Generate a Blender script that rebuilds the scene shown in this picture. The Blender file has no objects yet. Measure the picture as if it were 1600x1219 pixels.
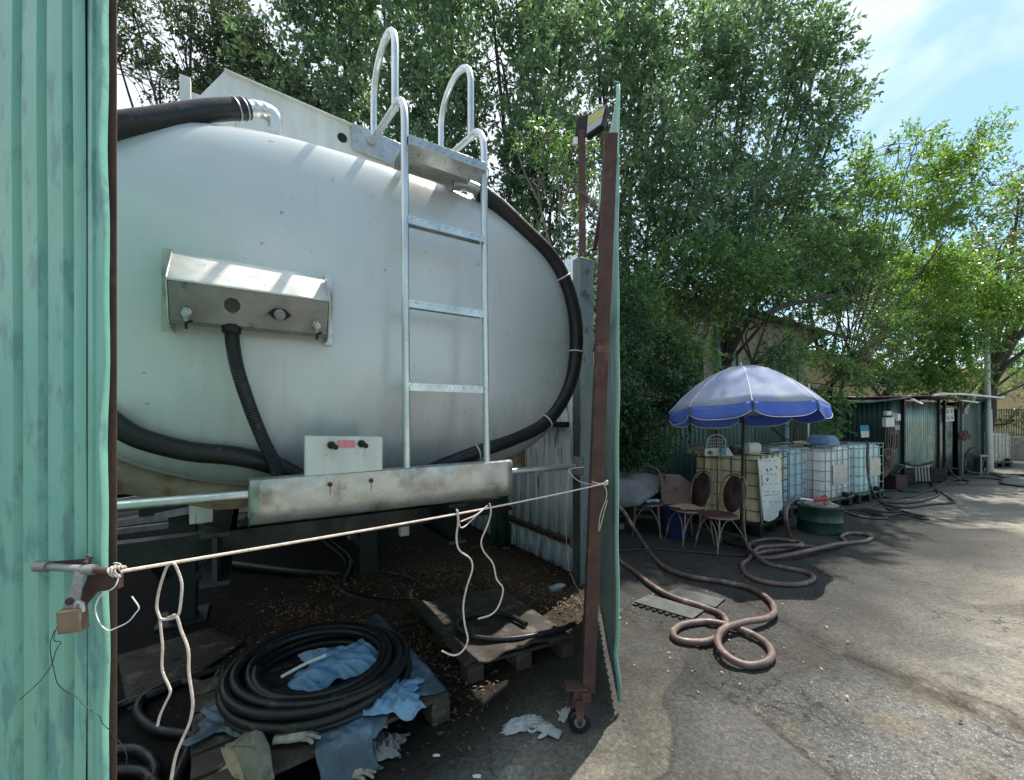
import bpy, bmesh, math, random
import numpy as np
from mathutils import Vector, Matrix, Euler
rad = math.radians
R = random.Random(7)
scene = bpy.context.scene
COL = scene.collection

# ------------------------------------------------------------------ camera, sky, sun
CAMH = 1.7; F = 650.0; CX = 800.0; HY = 652.0
cam_d = bpy.data.cameras.new('camera'); cam = bpy.data.objects.new('camera', cam_d); COL.objects.link(cam)
cam.location = (0, 0, CAMH); cam.rotation_euler = (rad(90), 0, 0)
cam_d.sensor_width = 36; cam_d.lens = F/1600*36; cam_d.shift_y = (HY-609.5)/1600
cam_d.clip_start = 0.05; cam_d.clip_end = 2000
scene.camera = cam

SUN_AZ = 37.0; SUN_EL = 62.0        # azimuth to the right of the viewing direction (+Y)
sdir = Vector((math.sin(rad(SUN_AZ))*math.cos(rad(SUN_EL)), math.cos(rad(SUN_AZ))*math.cos(rad(SUN_EL)), math.sin(rad(SUN_EL))))
w = bpy.data.worlds.new('World'); scene.world = w; w.use_nodes = True
nt = w.node_tree; nt.nodes.clear()
def wn(t, **k):
    n = nt.nodes.new(t)
    for a, b in k.items(): setattr(n, a, b)
    return n
out = wn('ShaderNodeOutputWorld'); bg = wn('ShaderNodeBackground'); bg.inputs[1].default_value = 0.10
sky = wn('ShaderNodeTexSky', sky_type='NISHITA'); sky.sun_disc = False
sky.sun_elevation = rad(SUN_EL); sky.sun_rotation = rad(SUN_AZ); sky.dust_density = .8; sky.air_density = 1.0; sky.ozone_density = 1.5
tc = wn('ShaderNodeTexCoord'); mp = wn('ShaderNodeMapping'); mp.inputs['Scale'].default_value = (1.0, 1.0, 2.2); mp.inputs['Location'].default_value = (0.35, 0.1, 0.0)
nz = wn('ShaderNodeTexNoise'); nz.inputs['Scale'].default_value = 2.1; nz.inputs['Detail'].default_value = 8; nz.inputs['Roughness'].default_value = .55; nz.inputs['Distortion'].default_value = .6
cr = wn('ShaderNodeValToRGB'); cr.color_ramp.elements[0].position = .47; cr.color_ramp.elements[1].position = .66
# cloud bank on the left and centre, thinning to the right
dot = wn('ShaderNodeVectorMath', operation='DOT_PRODUCT'); dot.inputs[1].default_value = (-.75, .35, .55)
mr = wn('ShaderNodeMapRange'); mr.inputs[1].default_value = .12; mr.inputs[2].default_value = .50; mr.inputs[3].default_value = .0; mr.inputs[4].default_value = .8
mx = wn('ShaderNodeMath', operation='MAXIMUM'); mu = wn('ShaderNodeMath', operation='MULTIPLY'); mu.inputs[1].default_value = .85
mix = wn('ShaderNodeMixRGB'); mix.inputs[2].default_value = (6.6, 6.9, 7.4, 1)
L = nt.links
L.new(tc.outputs['Generated'], mp.inputs[0]); L.new(mp.outputs[0], nz.inputs['Vector']); L.new(nz.outputs['Fac'], cr.inputs[0])
L.new(tc.outputs['Generated'], dot.inputs[0]); L.new(dot.outputs['Value'], mr.inputs[0])
L.new(cr.outputs[0], mu.inputs[0]); L.new(mu.outputs[0], mx.inputs[0]); L.new(mr.outputs[0], mx.inputs[1])
tint = wn('ShaderNodeMixRGB', blend_type='MULTIPLY'); tint.inputs[0].default_value = 1; tint.inputs[2].default_value = (.93, 1.12, 1.0, 1); L.new(sky.outputs[0], tint.inputs[1])
# one bright cloud up on the right
dot2 = wn('ShaderNodeVectorMath', operation='DOT_PRODUCT'); dot2.inputs[1].default_value = (.50, .62, .605); mr2 = wn('ShaderNodeMapRange'); mr2.inputs[1].default_value = .955; mr2.inputs[2].default_value = .995
mr3 = wn('ShaderNodeMapRange'); mr3.inputs[1].default_value = .36; mr3.inputs[2].default_value = .56; mu3 = wn('ShaderNodeMath', operation='MULTIPLY'); mx3 = wn('ShaderNodeMath', operation='MAXIMUM')
L.new(tc.outputs['Generated'], dot2.inputs[0]); L.new(dot2.outputs['Value'], mr2.inputs[0]); L.new(nz.outputs['Fac'], mr3.inputs[0]); L.new(mr2.outputs[0], mu3.inputs[0]); L.new(mr3.outputs[0], mu3.inputs[1]); L.new(mu3.outputs[0], mx3.inputs[0]); L.new(mx.outputs[0], mx3.inputs[1])
L.new(mx3.outputs[0], mix.inputs[0]); L.new(tint.outputs[0], mix.inputs[1]); L.new(mix.outputs[0], bg.inputs[0]); L.new(bg.outputs[0], out.inputs[0])

sun_d = bpy.data.lights.new('sun', 'SUN'); sun = bpy.data.objects.new('sun', sun_d); COL.objects.link(sun)
sun_d.energy = 4.0; sun_d.angle = rad(0.6); sun_d.color = (1.0, .95, .86)
sun.rotation_euler = sdir.to_track_quat('Z', 'Y').to_euler(); sun.location = (0, 0, 20)
scene.view_settings.view_transform = 'Standard'; scene.view_settings.look = 'None'
scene.view_settings.exposure = 0.96; scene.view_settings.gamma = 1.0
scene.cycles.max_bounces = 8; scene.cycles.transparent_max_bounces = 8
try: scene.cycles.use_denoising = True
except Exception: pass

# ------------------------------------------------------------------ helpers
def P(px, py, Y): return Vector(((px-CX)/F*Y, Y, CAMH+(HY-py)/F*Y))          # point seen at a photo pixel, at distance Y
def G(px, py, z=0.0): Y = (CAMH-z)*F/(py-HY); return Vector(((px-CX)/F*Y, Y, z))   # point on level z
D = Vector((.847, .532, 0)); N = Vector((-.532, .847, 0))
def T(s, c, z): return D*s + N*c + Vector((0, 0, z))                             # yard axes: s along the gate line, c away from it
def TP(px, py, c):
    u = (px-CX)/F; Y = c/(-.532*u+.847); return P(px, py, Y)
def TS(px, py, c):
    p = TP(px, py, c); return (p.dot(D), p.z)

class MB:
    def __init__(s): s.v = []; s.f = []; s.m = []; s.mi = 0
    def add(s, vs, fs):
        o = len(s.v); s.v += [Vector(v) for v in vs]; s.f += [tuple(i+o for i in f) for f in fs]; s.m += [s.mi]*len(fs); return s
    def box(s, c, size, rot=None):
        c = Vector(c); hx, hy, hz = [a/2 for a in size]
        M = rot if rot is not None else Matrix.Identity(3)
        vs = [c + M @ Vector((x, y, z)) for x in (-hx, hx) for y in (-hy, hy) for z in (-hz, hz)]
        return s.add(vs, [(0, 1, 3, 2), (4, 6, 7, 5), (0, 4, 5, 1), (2, 3, 7, 6), (0, 2, 6, 4), (1, 5, 7, 3)])
    def beam(s, p, q, w, h, up=(0, 0, 1)):
        p = Vector(p); q = Vector(q); x = (q-p); l = x.length; x.normalize(); up = Vector(up)
        y = up.cross(x)
        if y.length < 1e-4: y = Vector((0, 1, 0)).cross(x)
        y.normalize(); z = x.cross(y)
        M = Matrix((x, y, z)).transposed()
        return s.box((p+q)/2, (l, w, h), M)
    def tube(s, pts, r, n=10, closed=False, caps=True, squash=None):
        pts = [Vector(p) for p in pts]; k = len(pts)
        rr = r if isinstance(r, (list, tuple)) else [r]*k
        vs = []; fs = []; nrm = None
        for i, p in enumerate(pts):
            a = pts[(i-1) % k] if (closed or i > 0) else p
            b = pts[(i+1) % k] if (closed or i < k-1) else p
            t = (b-a)
            if t.length < 1e-7: t = Vector((0, 0, 1))
            t.normalize()
            if nrm is None:
                nrm = Vector((0, 0, 1)).cross(t)
                if nrm.length < .1: nrm = Vector((1, 0, 0)).cross(t)
            nrm = nrm - t*nrm.dot(t)
            if nrm.length < 1e-5: nrm = Vector((1, 0, 0)).cross(t)
            nrm.normalize(); bn = t.cross(nrm)
            for j in range(n):
                an = 2*math.pi*j/n
                vs.append(p + nrm*(math.cos(an)*rr[i]) + bn*(math.sin(an)*rr[i]))
        kk = k if closed else k-1
        for i in range(kk):
            for j in range(n):
                a = i*n+j; b = i*n+(j+1) % n; c = ((i+1) % k)*n+(j+1) % n; d = ((i+1) % k)*n+j
                fs.append((a, b, c, d))
        if caps and not closed:
            fs.append(tuple(range(n-1, -1, -1))); fs.append(tuple((k-1)*n+j for j in range(n)))
        return s.add(vs, fs)
    def lathe(s, prof, c=(0, 0, 0), n=24, M=None):
        c = Vector(c); M = M or Matrix.Identity(3); vs = []; fs = []
        for (r, z) in prof:
            for j in range(n):
                a = 2*math.pi*j/n; vs.append(c + M @ Vector((r*math.cos(a), r*math.sin(a), z)))
        for i in range(len(prof)-1):
            for j in range(n):
                fs.append((i*n+j, i*n+(j+1) % n, (i+1)*n+(j+1) % n, (i+1)*n+j))
        fs.append(tuple(range(n-1, -1, -1))); fs.append(tuple((len(prof)-1)*n+j for j in range(n)))
        return s.add(vs, fs)
    def grid(s, rows):
        nr = len(rows); nc = len(rows[0]); vs = [p for r in rows for p in r]
        return s.add(vs, [(i*nc+j, i*nc+j+1, (i+1)*nc+j+1, (i+1)*nc+j) for i in range(nr-1) for j in range(nc-1)])
    def prism(s, poly, d):
        poly = [Vector(p) for p in poly]; d = Vector(d); n = len(poly)
        return s.add(poly+[p+d for p in poly], [tuple(range(n-1, -1, -1)), tuple(range(n, 2*n))] + [(i, (i+1) % n, n+(i+1) % n, n+i) for i in range(n)])
    def build(s, name, mat, parent=None, label=None, cat=None, group=None, kind=None, bevel=0, solid=0, sub=0, sharp=.6, smooth=True, plabel=None):
        L0 = Vector(parent.location) if parent is not None and parent.type == 'EMPTY' else None
        if L0 is None and parent is not None: L0 = Vector(parent['o'])
        if L0 is None:
            xs = [v.x for v in s.v]; ys = [v.y for v in s.v]; zs = [v.z for v in s.v]
            L0 = Vector(((min(xs)+max(xs))/2, (min(ys)+max(ys))/2, min(zs)))
        me = bpy.data.meshes.new(name); me.from_pydata([tuple(v-L0) for v in s.v], [], s.f)
        mats = mat if isinstance(mat, list) else [mat]
        for m_ in mats: me.materials.append(m_)
        if len(mats) > 1:
            for p_, i_ in zip(me.polygons, s.m): p_.material_index = i_
        bm = bmesh.new(); bm.from_mesh(me); bmesh.ops.recalc_face_normals(bm, faces=bm.faces)
        for f in bm.faces: f.smooth = smooth
        for e in bm.edges:
            if len(e.link_faces) == 2 and e.calc_face_angle(0) > sharp: e.smooth = False
        bm.to_mesh(me); bm.free()
        o = bpy.data.objects.new(name, me); COL.objects.link(o)
        if parent is not None:
            o.parent = parent
            o['o'] = tuple(L0)
        else: o.location = L0; o['o'] = tuple(L0)
        if bevel:
            b = o.modifiers.new('bevel', 'BEVEL'); b.width = bevel; b.segments = 2; b.limit_method = 'ANGLE'; b.angle_limit = rad(40)
        if solid:
            b = o.modifiers.new('solid', 'SOLIDIFY'); b.thickness = solid; b.offset = 0
        if sub:
            b = o.modifiers.new('sub', 'SUBSURF'); b.levels = sub; b.render_levels = sub
        if label: o['label'] = label
        if plabel: o['label'] = plabel
        if cat: o['category'] = cat
        if group: o['group'] = group
        if kind: o['kind'] = kind
        return o

def thing(name, label, cat, loc=(0, 0, 0), group=None):
    o = bpy.data.objects.new(name, None); COL.objects.link(o); o.empty_display_size = .1
    o.location = loc; o['label'] = label; o['category'] = cat
    if group: o['group'] = group
    return o
def dup(root, loc, rz, label, group=None):
    r = root.copy(); COL.objects.link(r); r.location = loc; r.rotation_euler = (0, 0, rz); r['label'] = label
    if group: r['group'] = group
    for ch in list(root.children):
        c = ch.copy(); COL.objects.link(c); c.parent = r
        for g in list(ch.children):
            d = g.copy(); COL.objects.link(d); d.parent = c
    return r
def smoothpath(pts, k=6, closed=False):
    pts = [Vector(p) for p in pts]; n = len(pts); out = []
    rng = range(n) if closed else range(n-1)
    for i in rng:
        p0 = pts[(i-1) % n] if closed or i > 0 else pts[i]*2-pts[i+1]
        p1 = pts[i]; p2 = pts[(i+1) % n]
        p3 = pts[(i+2) % n] if closed or i < n-2 else p2*2-p1
        for j in range(k):
            t = j/k
            out.append(.5*((2*p1)+(p2-p0)*t+(2*p0-5*p1+4*p2-p3)*t*t+(-p0+3*p1-3*p2+p3)*t**3))
    if not closed: out.append(pts[-1])
    return out
def rotz(a): return Matrix.Rotation(a, 3, 'Z')
def basis(x, y, z): return Matrix((Vector(x).normalized(), Vector(y).normalized(), Vector(z).normalized())).transposed()
YARD = basis(D, N, (0, 0, 1))

# ------------------------------------------------------------------ materials
def rgb(c): return (c[0], c[1], c[2], 1)
MATS = {}
def mat(name, c1, c2=None, rough=.6, metal=0.0, ns=3.0, stretch=(1, 1, 1), c3=None, c3pos=.62, c3s=6.0, c3stretch=(1, 1, 1), bump=.15, bs=40.0, rvar=.15, transl=0, spec=.5, coat=0, lo=.35, hi=.65, c3w=.1):
    m = bpy.data.materials.new(name); m.use_nodes = True; t = m.node_tree; n = t.nodes; l = t.links
    b = n['Principled BSDF']; b.inputs['Metallic'].default_value = metal; b.inputs['Specular IOR Level'].default_value = spec
    b.inputs['Coat Weight'].default_value = coat
    c2 = c2 or tuple(x*.7 for x in c1)
    tcn = n.new('ShaderNodeTexCoord'); 
    def noise(scale, st, detail=6, rough_=.6, off=0):
        mpn = n.new('ShaderNodeMapping'); mpn.inputs['Scale'].default_value = st; mpn.inputs['Location'].default_value = (off, off*.7, off*1.3)
        l.new(tcn.outputs['Object'], mpn.inputs[0])
        z = n.new('ShaderNodeTexNoise'); z.inputs['Scale'].default_value = scale; z.inputs['Detail'].default_value = detail; z.inputs['Roughness'].default_value = rough_
        l.new(mpn.outputs[0], z.inputs['Vector']); return z
    z1 = noise(ns, stretch)
    r1 = n.new('ShaderNodeMapRange'); r1.inputs[1].default_value = lo; r1.inputs[2].default_value = hi; l.new(z1.outputs['Fac'], r1.inputs[0])
    mx = n.new('ShaderNodeMixRGB'); mx.inputs[1].default_value = rgb(c1); mx.inputs[2].default_value = rgb(c2); l.new(r1.outputs[0], mx.inputs[0])
    last = mx
    if c3:
        z3 = noise(c3s, c3stretch, 8, .65, 3.7)
        r3 = n.new('ShaderNodeMapRange'); r3.inputs[1].default_value = c3pos-c3w/2; r3.inputs[2].default_value = c3pos+c3w/2; l.new(z3.outputs['Fac'], r3.inputs[0])
        m3 = n.new('ShaderNodeMixRGB'); m3.inputs[2].default_value = rgb(c3); l.new(r3.outputs[0], m3.inputs[0]); l.new(last.outputs[0], m3.inputs[1]); last = m3
    l.new(last.outputs[0], b.inputs['Base Color'])
    zb = noise(bs, (1, 1, 1), 5, .6, 9.1)
    rr = n.new('ShaderNodeMapRange'); rr.inputs[1].default_value = .3; rr.inputs[2].default_value = .7; rr.inputs[3].default_value = max(.03, rough-rvar); rr.inputs[4].default_value = min(1, rough+rvar)
    z4 = noise(ns*2.3, stretch, 5, .6, 5.5); l.new(z4.outputs['Fac'], rr.inputs[0]); l.new(rr.outputs[0], b.inputs['Roughness'])
    if bump:
        bn = n.new('ShaderNodeBump'); bn.inputs['Strength'].default_value = bump; bn.inputs['Distance'].default_value = .01
        l.new(zb.outputs['Fac'], bn.inputs['Height']); l.new(bn.outputs[0], b.inputs['Normal'])
    if transl:
        tr = n.new('ShaderNodeBsdfTranslucent'); l.new(last.outputs[0], tr.inputs[0])
        ms = n.new('ShaderNodeMixShader'); ms.inputs[0].default_value = transl
        o = n['Material Output']; l.new(b.outputs[0], ms.inputs[1]); l.new(tr.outputs[0], ms.inputs[2]); l.new(ms.outputs[0], o.inputs[0])
    m['last'] = last.name
    MATS[name] = m
    return m

m_gate = mat('painted sheet green', (.23, .46, .345), (.165, .43, .36), .42, 0, 1.6, (2, 2, .8), c3=(.13, .30, .27), c3pos=.57, c3s=9, c3stretch=(2.5, 2.5, .8), bump=.2, bs=18, c3w=.09)
m_gate_edge = mat('painted sheet pale green', (.30, .54, .45), (.22, .45, .38), .4, 0, 3, (2, 2, .5), c3=(.12, .3, .27), c3pos=.66, bump=.1)
m_gateback = mat('dull grey green gate back', (.30, .38, .36), (.22, .29, .28), .45, .2, 2, (4, 4, .4), c3=(.12, .15, .15), c3pos=.6, c3s=5, c3stretch=(5, 5, .3), bump=.1)
m_rustlight = mat('brown oxide steel', (.20, .095, .085), (.13, .06, .055), .75, 0, 9, c3=(.24, .13, .10), c3pos=.62, bump=.3, bs=90)
m_rust = mat('rusty steel', (.085, .042, .034), (.058, .030, .027), .75, .1, 9, c3=(.16, .085, .06), c3pos=.62, bump=.35, bs=90)
m_steel = mat('galvanised steel', (.50, .52, .52), (.38, .40, .40), .38, .75, 12, c3=(.2, .17, .14), c3pos=.66, c3s=14, bump=.1, bs=120)
m_steel_dark = mat('dull dirty steel', (.32, .33, .33), (.20, .20, .20), .5, .5, 12, c3=(.12, .07, .04), c3pos=.64, bump=.2, bs=90)
m_alu = mat('aluminium tube', (.66, .69, .69), (.50, .53, .53), .34, .8, 9, (1, 1, .4), c3=(.32, .33, .32), c3pos=.66, c3s=30, bump=.08, bs=160)
m_tray = mat('grimy stainless plate', (.56, .57, .55), (.36, .36, .33), .36, .6, 5, (1, 1, 1.4), c3=(.14, .11, .08), c3pos=.62, c3s=5, c3w=.22, bump=.12, bs=50)
m_boxbright = mat('lit stainless cover', (.74, .73, .70), (.60, .58, .54), .34, .25, 6, c3=(.25, .22, .17), c3pos=.68, c3s=22, bump=.08)  # cover steel brightened in colour for the lit slope
m_boxshade = mat('shaded stainless panel', (.27, .265, .255), (.19, .185, .18), .4, .4, 7, c3=(.06, .045, .04), c3pos=.66, c3s=18, bump=.15)  # same box steel, darkened in colour for its downward-facing shade
m_white = mat('off white painted plate', (.66, .67, .64), (.54, .55, .52), .45, 0, 4, (3, 3, .5), c3=(.30, .26, .19), c3pos=.68, c3s=8, c3stretch=(4, 4, .4), bump=.08)
m_rubber = mat('black rubber hose', (.010, .011, .012), (.018, .018, .020), .40, 0, 6, c3=(.07, .066, .06), c3pos=.66, c3s=12, bump=.25, bs=60, spec=.4)
m_rubber_dusty = mat('dusty black rubber hose', (.014, .014, .014), (.028, .027, .026), .6, 0, 6, c3=(.11, .10, .09), c3pos=.63, bump=.25, bs=60)
m_hosepink = mat('faded brown hose', (.17, .105, .09), (.085, .055, .05), .5, 0, 5, c3=(.26, .20, .17), c3pos=.6, c3s=9, bump=.2, bs=60)
m_tie = mat('white cable tie', (.75, .76, .76), None, .4)
m_rope = mat('cream rope', (.70, .62, .54), (.55, .43, .37), .8, 0, 60, bump=.5, bs=300)
m_black = mat('black plastic', (.009, .0095, .010), (.015, .015, .016), .5, spec=.3)
m_red = mat('red plastic', (.45, .02, .025), (.33, .02, .02), .4)
m_redlabel = mat('pink label', (.72, .22, .27), (.65, .2, .25), .5)
m_pinkline = mat('pale print', (.85, .62, .62), None, .6)
m_rustskirt = mat('rust stained beige sheet', (.30, .25, .19), (.20, .16, .115), .6, 0, 5, (1, 1, 2), c3=(.17, .09, .045), c3pos=.58, c3s=7, bump=.15)
m_darkgreen = mat('dark painted beam', (.009, .016, .017), (.014, .022, .023), .55, 0, 4, c3=(.09, .05, .03), c3pos=.68)
m_wallgrey = mat('weathered grey sheet', (.70, .77, .82), (.60, .68, .73), .5, 0, 2, (3, 3, .4), c3=(.05, .055, .05), c3pos=.60, c3s=4, c3stretch=(5, 5, .5), c3w=.1, bump=.1)
m_wallgreen = mat('added green wall sheet', (.018, .058, .042), (.032, .075, .055), .5, 0, 2, (3, 3, .4), c3=(.02, .045, .035), c3pos=.58, c3s=4, c3stretch=(5, 5, .4), bump=.12)
m_shed = mat('teal shed sheet', (.011, .042, .040), (.020, .060, .056), .42, .2, 2, (3, 3, .3), c3=(.025, .045, .045), c3pos=.58, c3s=3, c3stretch=(2, 2, .7), bump=.1, c3w=.16)
m_shed_lit = mat('lit shed sheet', (.07, .15, .14), (.20, .25, .24), .3, .6, 1.2, (2, 2, .8), c3=(.055, .07, .07), c3pos=.60, c3s=2.0, c3stretch=(1, 1, 1.2), bump=.1, c3w=.16)  # brighter copy of the shed sheet, its lit look put into colour
m_wood = mat('weathered pallet wood', (.07, .056, .043), (.042, .034, .027), .8, 0, 3, (1, 8, 8), c3=(.17, .145, .11), c3pos=.62, c3s=6, bump=.4, bs=40)
m_felt = mat('dirty plywood sheet', (.045, .037, .029), (.028, .023, .019), .85, 0, 4, c3=(.11, .095, .075), c3pos=.6, bump=.5, bs=30)
m_blue = mat('blue plastic sheet', (.16, .32, .55), (.24, .42, .60), .38, 0, 5, c3=(.05, .09, .13), c3pos=.6, c3s=6, bump=.2, bs=30, transl=.15)
m_bluedirty = mat('soiled blue plastic sheet', (.07, .11, .15), (.045, .07, .09), .5, 0, 5, c3=(.13, .22, .31), c3pos=.56, c3s=5, bump=.3, bs=30, c3w=.14)
m_card = mat('dirty cardboard', (.38, .30, .19), (.30, .23, .15), .85, 0, 4, c3=(.15, .12, .09), c3pos=.62, bump=.3)
m_sack = mat('grey sacking', (.25, .235, .19), (.17, .16, .13), .85, 0, 9, c3=(.09, .085, .07), c3pos=.6, bump=.4)
m_glove = mat('grubby cotton glove', (.50, .52, .52), (.30, .31, .31), .85, 0, 18, c3=(.11, .11, .11), c3pos=.6, c3s=14, bump=.6, bs=110)
m_glove_y = mat('grubby cream glove', (.46, .43, .35), (.30, .27, .21), .85, 0, 18, c3=(.12, .10, .08), c3pos=.58, c3s=14, bump=.6, bs=110)
m_col = mat('dark grey column', (.10, .125, .125), (.07, .09, .09), .55, .1, 3, (2, 2, .4), c3=(.02, .022, .022), c3pos=.6, bump=.15)
m_glass = mat('lamp glass', (.28, .31, .33), (.24, .27, .29), .12)
m_yellow = mat('yellow led panel', (.40, .39, .10), (.33, .32, .08), .5)
m_ibc_yellow = mat('stained yellow tank plastic', (.90, .80, .52), (.76, .64, .38), .42, 0, 3, (1, 1, .6), c3=(.32, .23, .11), c3pos=.66, bump=.1, bs=8, transl=.2)
m_ibc_white = mat('white tank plastic', (.92, .94, .93), (.86, .89, .88), .4, 0, 2, c3=(.45, .43, .36), c3pos=.70, bump=.1, bs=8, transl=.3)
m_ibc_aqua = mat('aqua tinted tank plastic', (.64, .88, .87), (.56, .82, .81), .4, 0, 2, c3=(.6, .74, .72), c3pos=.6, bump=.1, bs=8, transl=.2)
m_ibc_blue = mat('pale blue tank plastic', (.40, .60, .68), (.34, .52, .6), .4, 0, 2, bump=.1, bs=8, transl=.2)
m_drum = mat('dark green drum paint', (.007, .034, .025), (.010, .046, .034), .4, .1, 4, c3=(.02, .03, .025), c3pos=.6, bump=.15)
m_can1 = mat('faded violet blue canopy', (.33, .38, .58), (.40, .45, .61), .95, 0, 2, spec=.15, c3=(.55, .57, .62), c3pos=.56, c3s=2.5, bump=.1, transl=.3, c3w=.2)
m_can2 = mat('blue canopy valance', (.09, .17, .62), (.13, .22, .66), .8, 0, 4, c3=(.3, .32, .5), c3pos=.68, bump=.1, transl=.3)
m_can3 = mat('white canopy piping', (.75, .75, .78), None, .8)
m_chairframe = mat('worn cream tube', (.25, .21, .18), (.15, .11, .09), .5, .2, 14, c3=(.12, .06, .04), c3pos=.6, bump=.2)
m_chairpad = mat('dark red brown vinyl', (.035, .018, .016), (.05, .022, .02), .6, 0, 10, c3=(.04, .02, .018), c3pos=.6, bump=.3)
m_seatred = mat('red brown worn seat', (.12, .05, .04), (.08, .035, .03), .6, 0, 10, c3=(.06, .03, .028), c3pos=.6, bump=.3)
m_greyumb = mat('grey silver umbrella cloth', (.20, .215, .23), (.13, .14, .155), .5, .1, 3, bump=.15, transl=.1)
m_pinkboard = mat('faded pink brown board', (.30, .185, .17), (.22, .14, .13), .8, 0, 4, c3=(.12, .08, .08), c3pos=.62, bump=.3)
m_bluebucket = mat('dark blue plastic', (.012, .028, .10), (.01, .02, .07), .45)
m_bldg = mat('pale stained render', (.46, .42, .34), (.36, .33, .27), .85, 0, 1.2, (1, 1, .5), c3=(.16, .15, .12), c3pos=.60, c3s=2, c3stretch=(2, 2, .5), bump=.2)
m_ochre = mat('ochre render', (.50, .38, .20), (.42, .31, .17), .85, 0, 1.4, c3=(.22, .17, .1), c3pos=.62, bump=.2)
m_roof = mat('dark roof sheet', (.10, .075, .06), (.07, .06, .05), .7, 0, 2, bump=.2)
m_window = mat('dark window glass', (.03, .04, .045), (.045, .055, .06), .15, 0, 3, bump=.02, bs=3)
m_bluepipe = mat('pale blue paint', (.30, .48, .52), (.22, .38, .42), .6, 0, 3, bump=.1)
m_concrete = mat('stained concrete', (.24, .22, .19), (.15, .14, .125), .9, 0, 1.5, c3=(.06, .06, .05), c3pos=.6, bump=.35, bs=20)
m_bark = mat('tree bark', (.055, .045, .036), (.032, .027, .022), .9, 0, 6, (2, 2, .4), c3=(.10, .085, .07), c3pos=.64, bump=.7, bs=30)
m_twig = mat('dry pale twigs', (.15, .125, .10), (.09, .07, .06), .9, 0, 6, bump=.2)
m_paper = mat('grubby white paper', (.66, .67, .64), (.56, .56, .53), .8, 0, 6, c3=(.36, .34, .30), c3pos=.64, bump=.15)
m_ink = mat('dark ink', (.05, .055, .06), None, .8)
m_bluepaper = mat('blue print', (.05, .30, .48), None, .6)
m_pole = mat('light grey pole', (.42, .46, .47), (.34, .38, .39), .45, .3, 4, (1, 1, .3), c3=(.2, .2, .18), c3pos=.64)
m_pvc = mat('white pvc pipe', (.68, .70, .69), (.55, .57, .56), .45, 0, 4, c3=(.3, .29, .26), c3pos=.66)
m_redbrown = mat('red brown crate', (.06, .022, .018), (.04, .018, .015), .6)
m_cage = mat('weathered cage steel', (.30, .32, .32), (.20, .21, .21), .5, .4, 12, c3=(.1, .08, .06), c3pos=.66)
m_cagedark = mat('dark cage steel', (.085, .09, .09), (.06, .06, .06), .5, .4, 12, c3=(.08, .05, .03), c3pos=.62)
m_wire = mat('thin dark wire', (.02, .022, .022), None, .6)
m_plate = mat('floor plate steel', (.06, .066, .064), (.04, .046, .045), .75, 0, 4, c3=(.08, .08, .075), c3pos=.6, bump=.2)

# tank paint: off-white, streaky grime and painted shading along its lower edge, faint scuffs
def tank_mat():
    m = mat('tank paint', (.60, .62, .625), (.54, .565, .58), .30, 0.1, 1.3, (1, 1, .5), c3=(.50, .515, .515), c3pos=.68, c3s=9, c3stretch=(4, 4, .25), bump=.03, bs=14, coat=.25, rvar=.08, c3w=.2)
    t = m.node_tree; n = t.nodes; l = t.links; b = n['Principled BSDF']
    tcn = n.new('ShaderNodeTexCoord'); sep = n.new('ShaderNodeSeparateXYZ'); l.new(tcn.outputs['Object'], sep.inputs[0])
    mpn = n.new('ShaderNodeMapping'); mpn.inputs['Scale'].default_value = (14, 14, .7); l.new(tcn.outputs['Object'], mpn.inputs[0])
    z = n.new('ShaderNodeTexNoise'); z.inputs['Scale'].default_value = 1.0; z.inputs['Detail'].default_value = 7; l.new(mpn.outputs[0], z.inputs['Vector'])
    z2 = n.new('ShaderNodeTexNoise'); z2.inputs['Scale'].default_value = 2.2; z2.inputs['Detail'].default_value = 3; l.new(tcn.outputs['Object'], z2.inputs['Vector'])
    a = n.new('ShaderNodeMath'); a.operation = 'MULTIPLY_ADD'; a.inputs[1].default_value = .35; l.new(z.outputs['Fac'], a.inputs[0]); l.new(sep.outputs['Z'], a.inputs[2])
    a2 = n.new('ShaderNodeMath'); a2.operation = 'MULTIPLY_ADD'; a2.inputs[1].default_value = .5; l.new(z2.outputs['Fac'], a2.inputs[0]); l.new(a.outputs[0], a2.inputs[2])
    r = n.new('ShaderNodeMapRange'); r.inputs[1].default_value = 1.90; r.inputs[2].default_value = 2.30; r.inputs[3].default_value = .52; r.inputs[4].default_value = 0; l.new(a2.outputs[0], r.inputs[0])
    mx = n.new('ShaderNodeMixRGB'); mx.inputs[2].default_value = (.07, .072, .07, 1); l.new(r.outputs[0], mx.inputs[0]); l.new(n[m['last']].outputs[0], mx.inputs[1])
    # fine black scuffs
    v = n.new('ShaderNodeTexNoise'); v.inputs['Scale'].default_value = 26; v.inputs['Detail'].default_value = 2; l.new(tcn.outputs['Object'], v.inputs['Vector'])
    r2 = n.new('ShaderNodeMapRange'); r2.inputs[1].default_value = .735; r2.inputs[2].default_value = .76; r2.inputs[4].default_value = .7; l.new(v.outputs['Fac'], r2.inputs[0])
    m2 = n.new('ShaderNodeMixRGB'); m2.inputs[2].default_value = (.2, .2, .19, 1); l.new(r2.outputs[0], m2.inputs[0]); l.new(mx.outputs[0], m2.inputs[1])
    l.new(m2.outputs[0], b.inputs['Base Color'])
    return m
m_tank = tank_mat()

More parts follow.
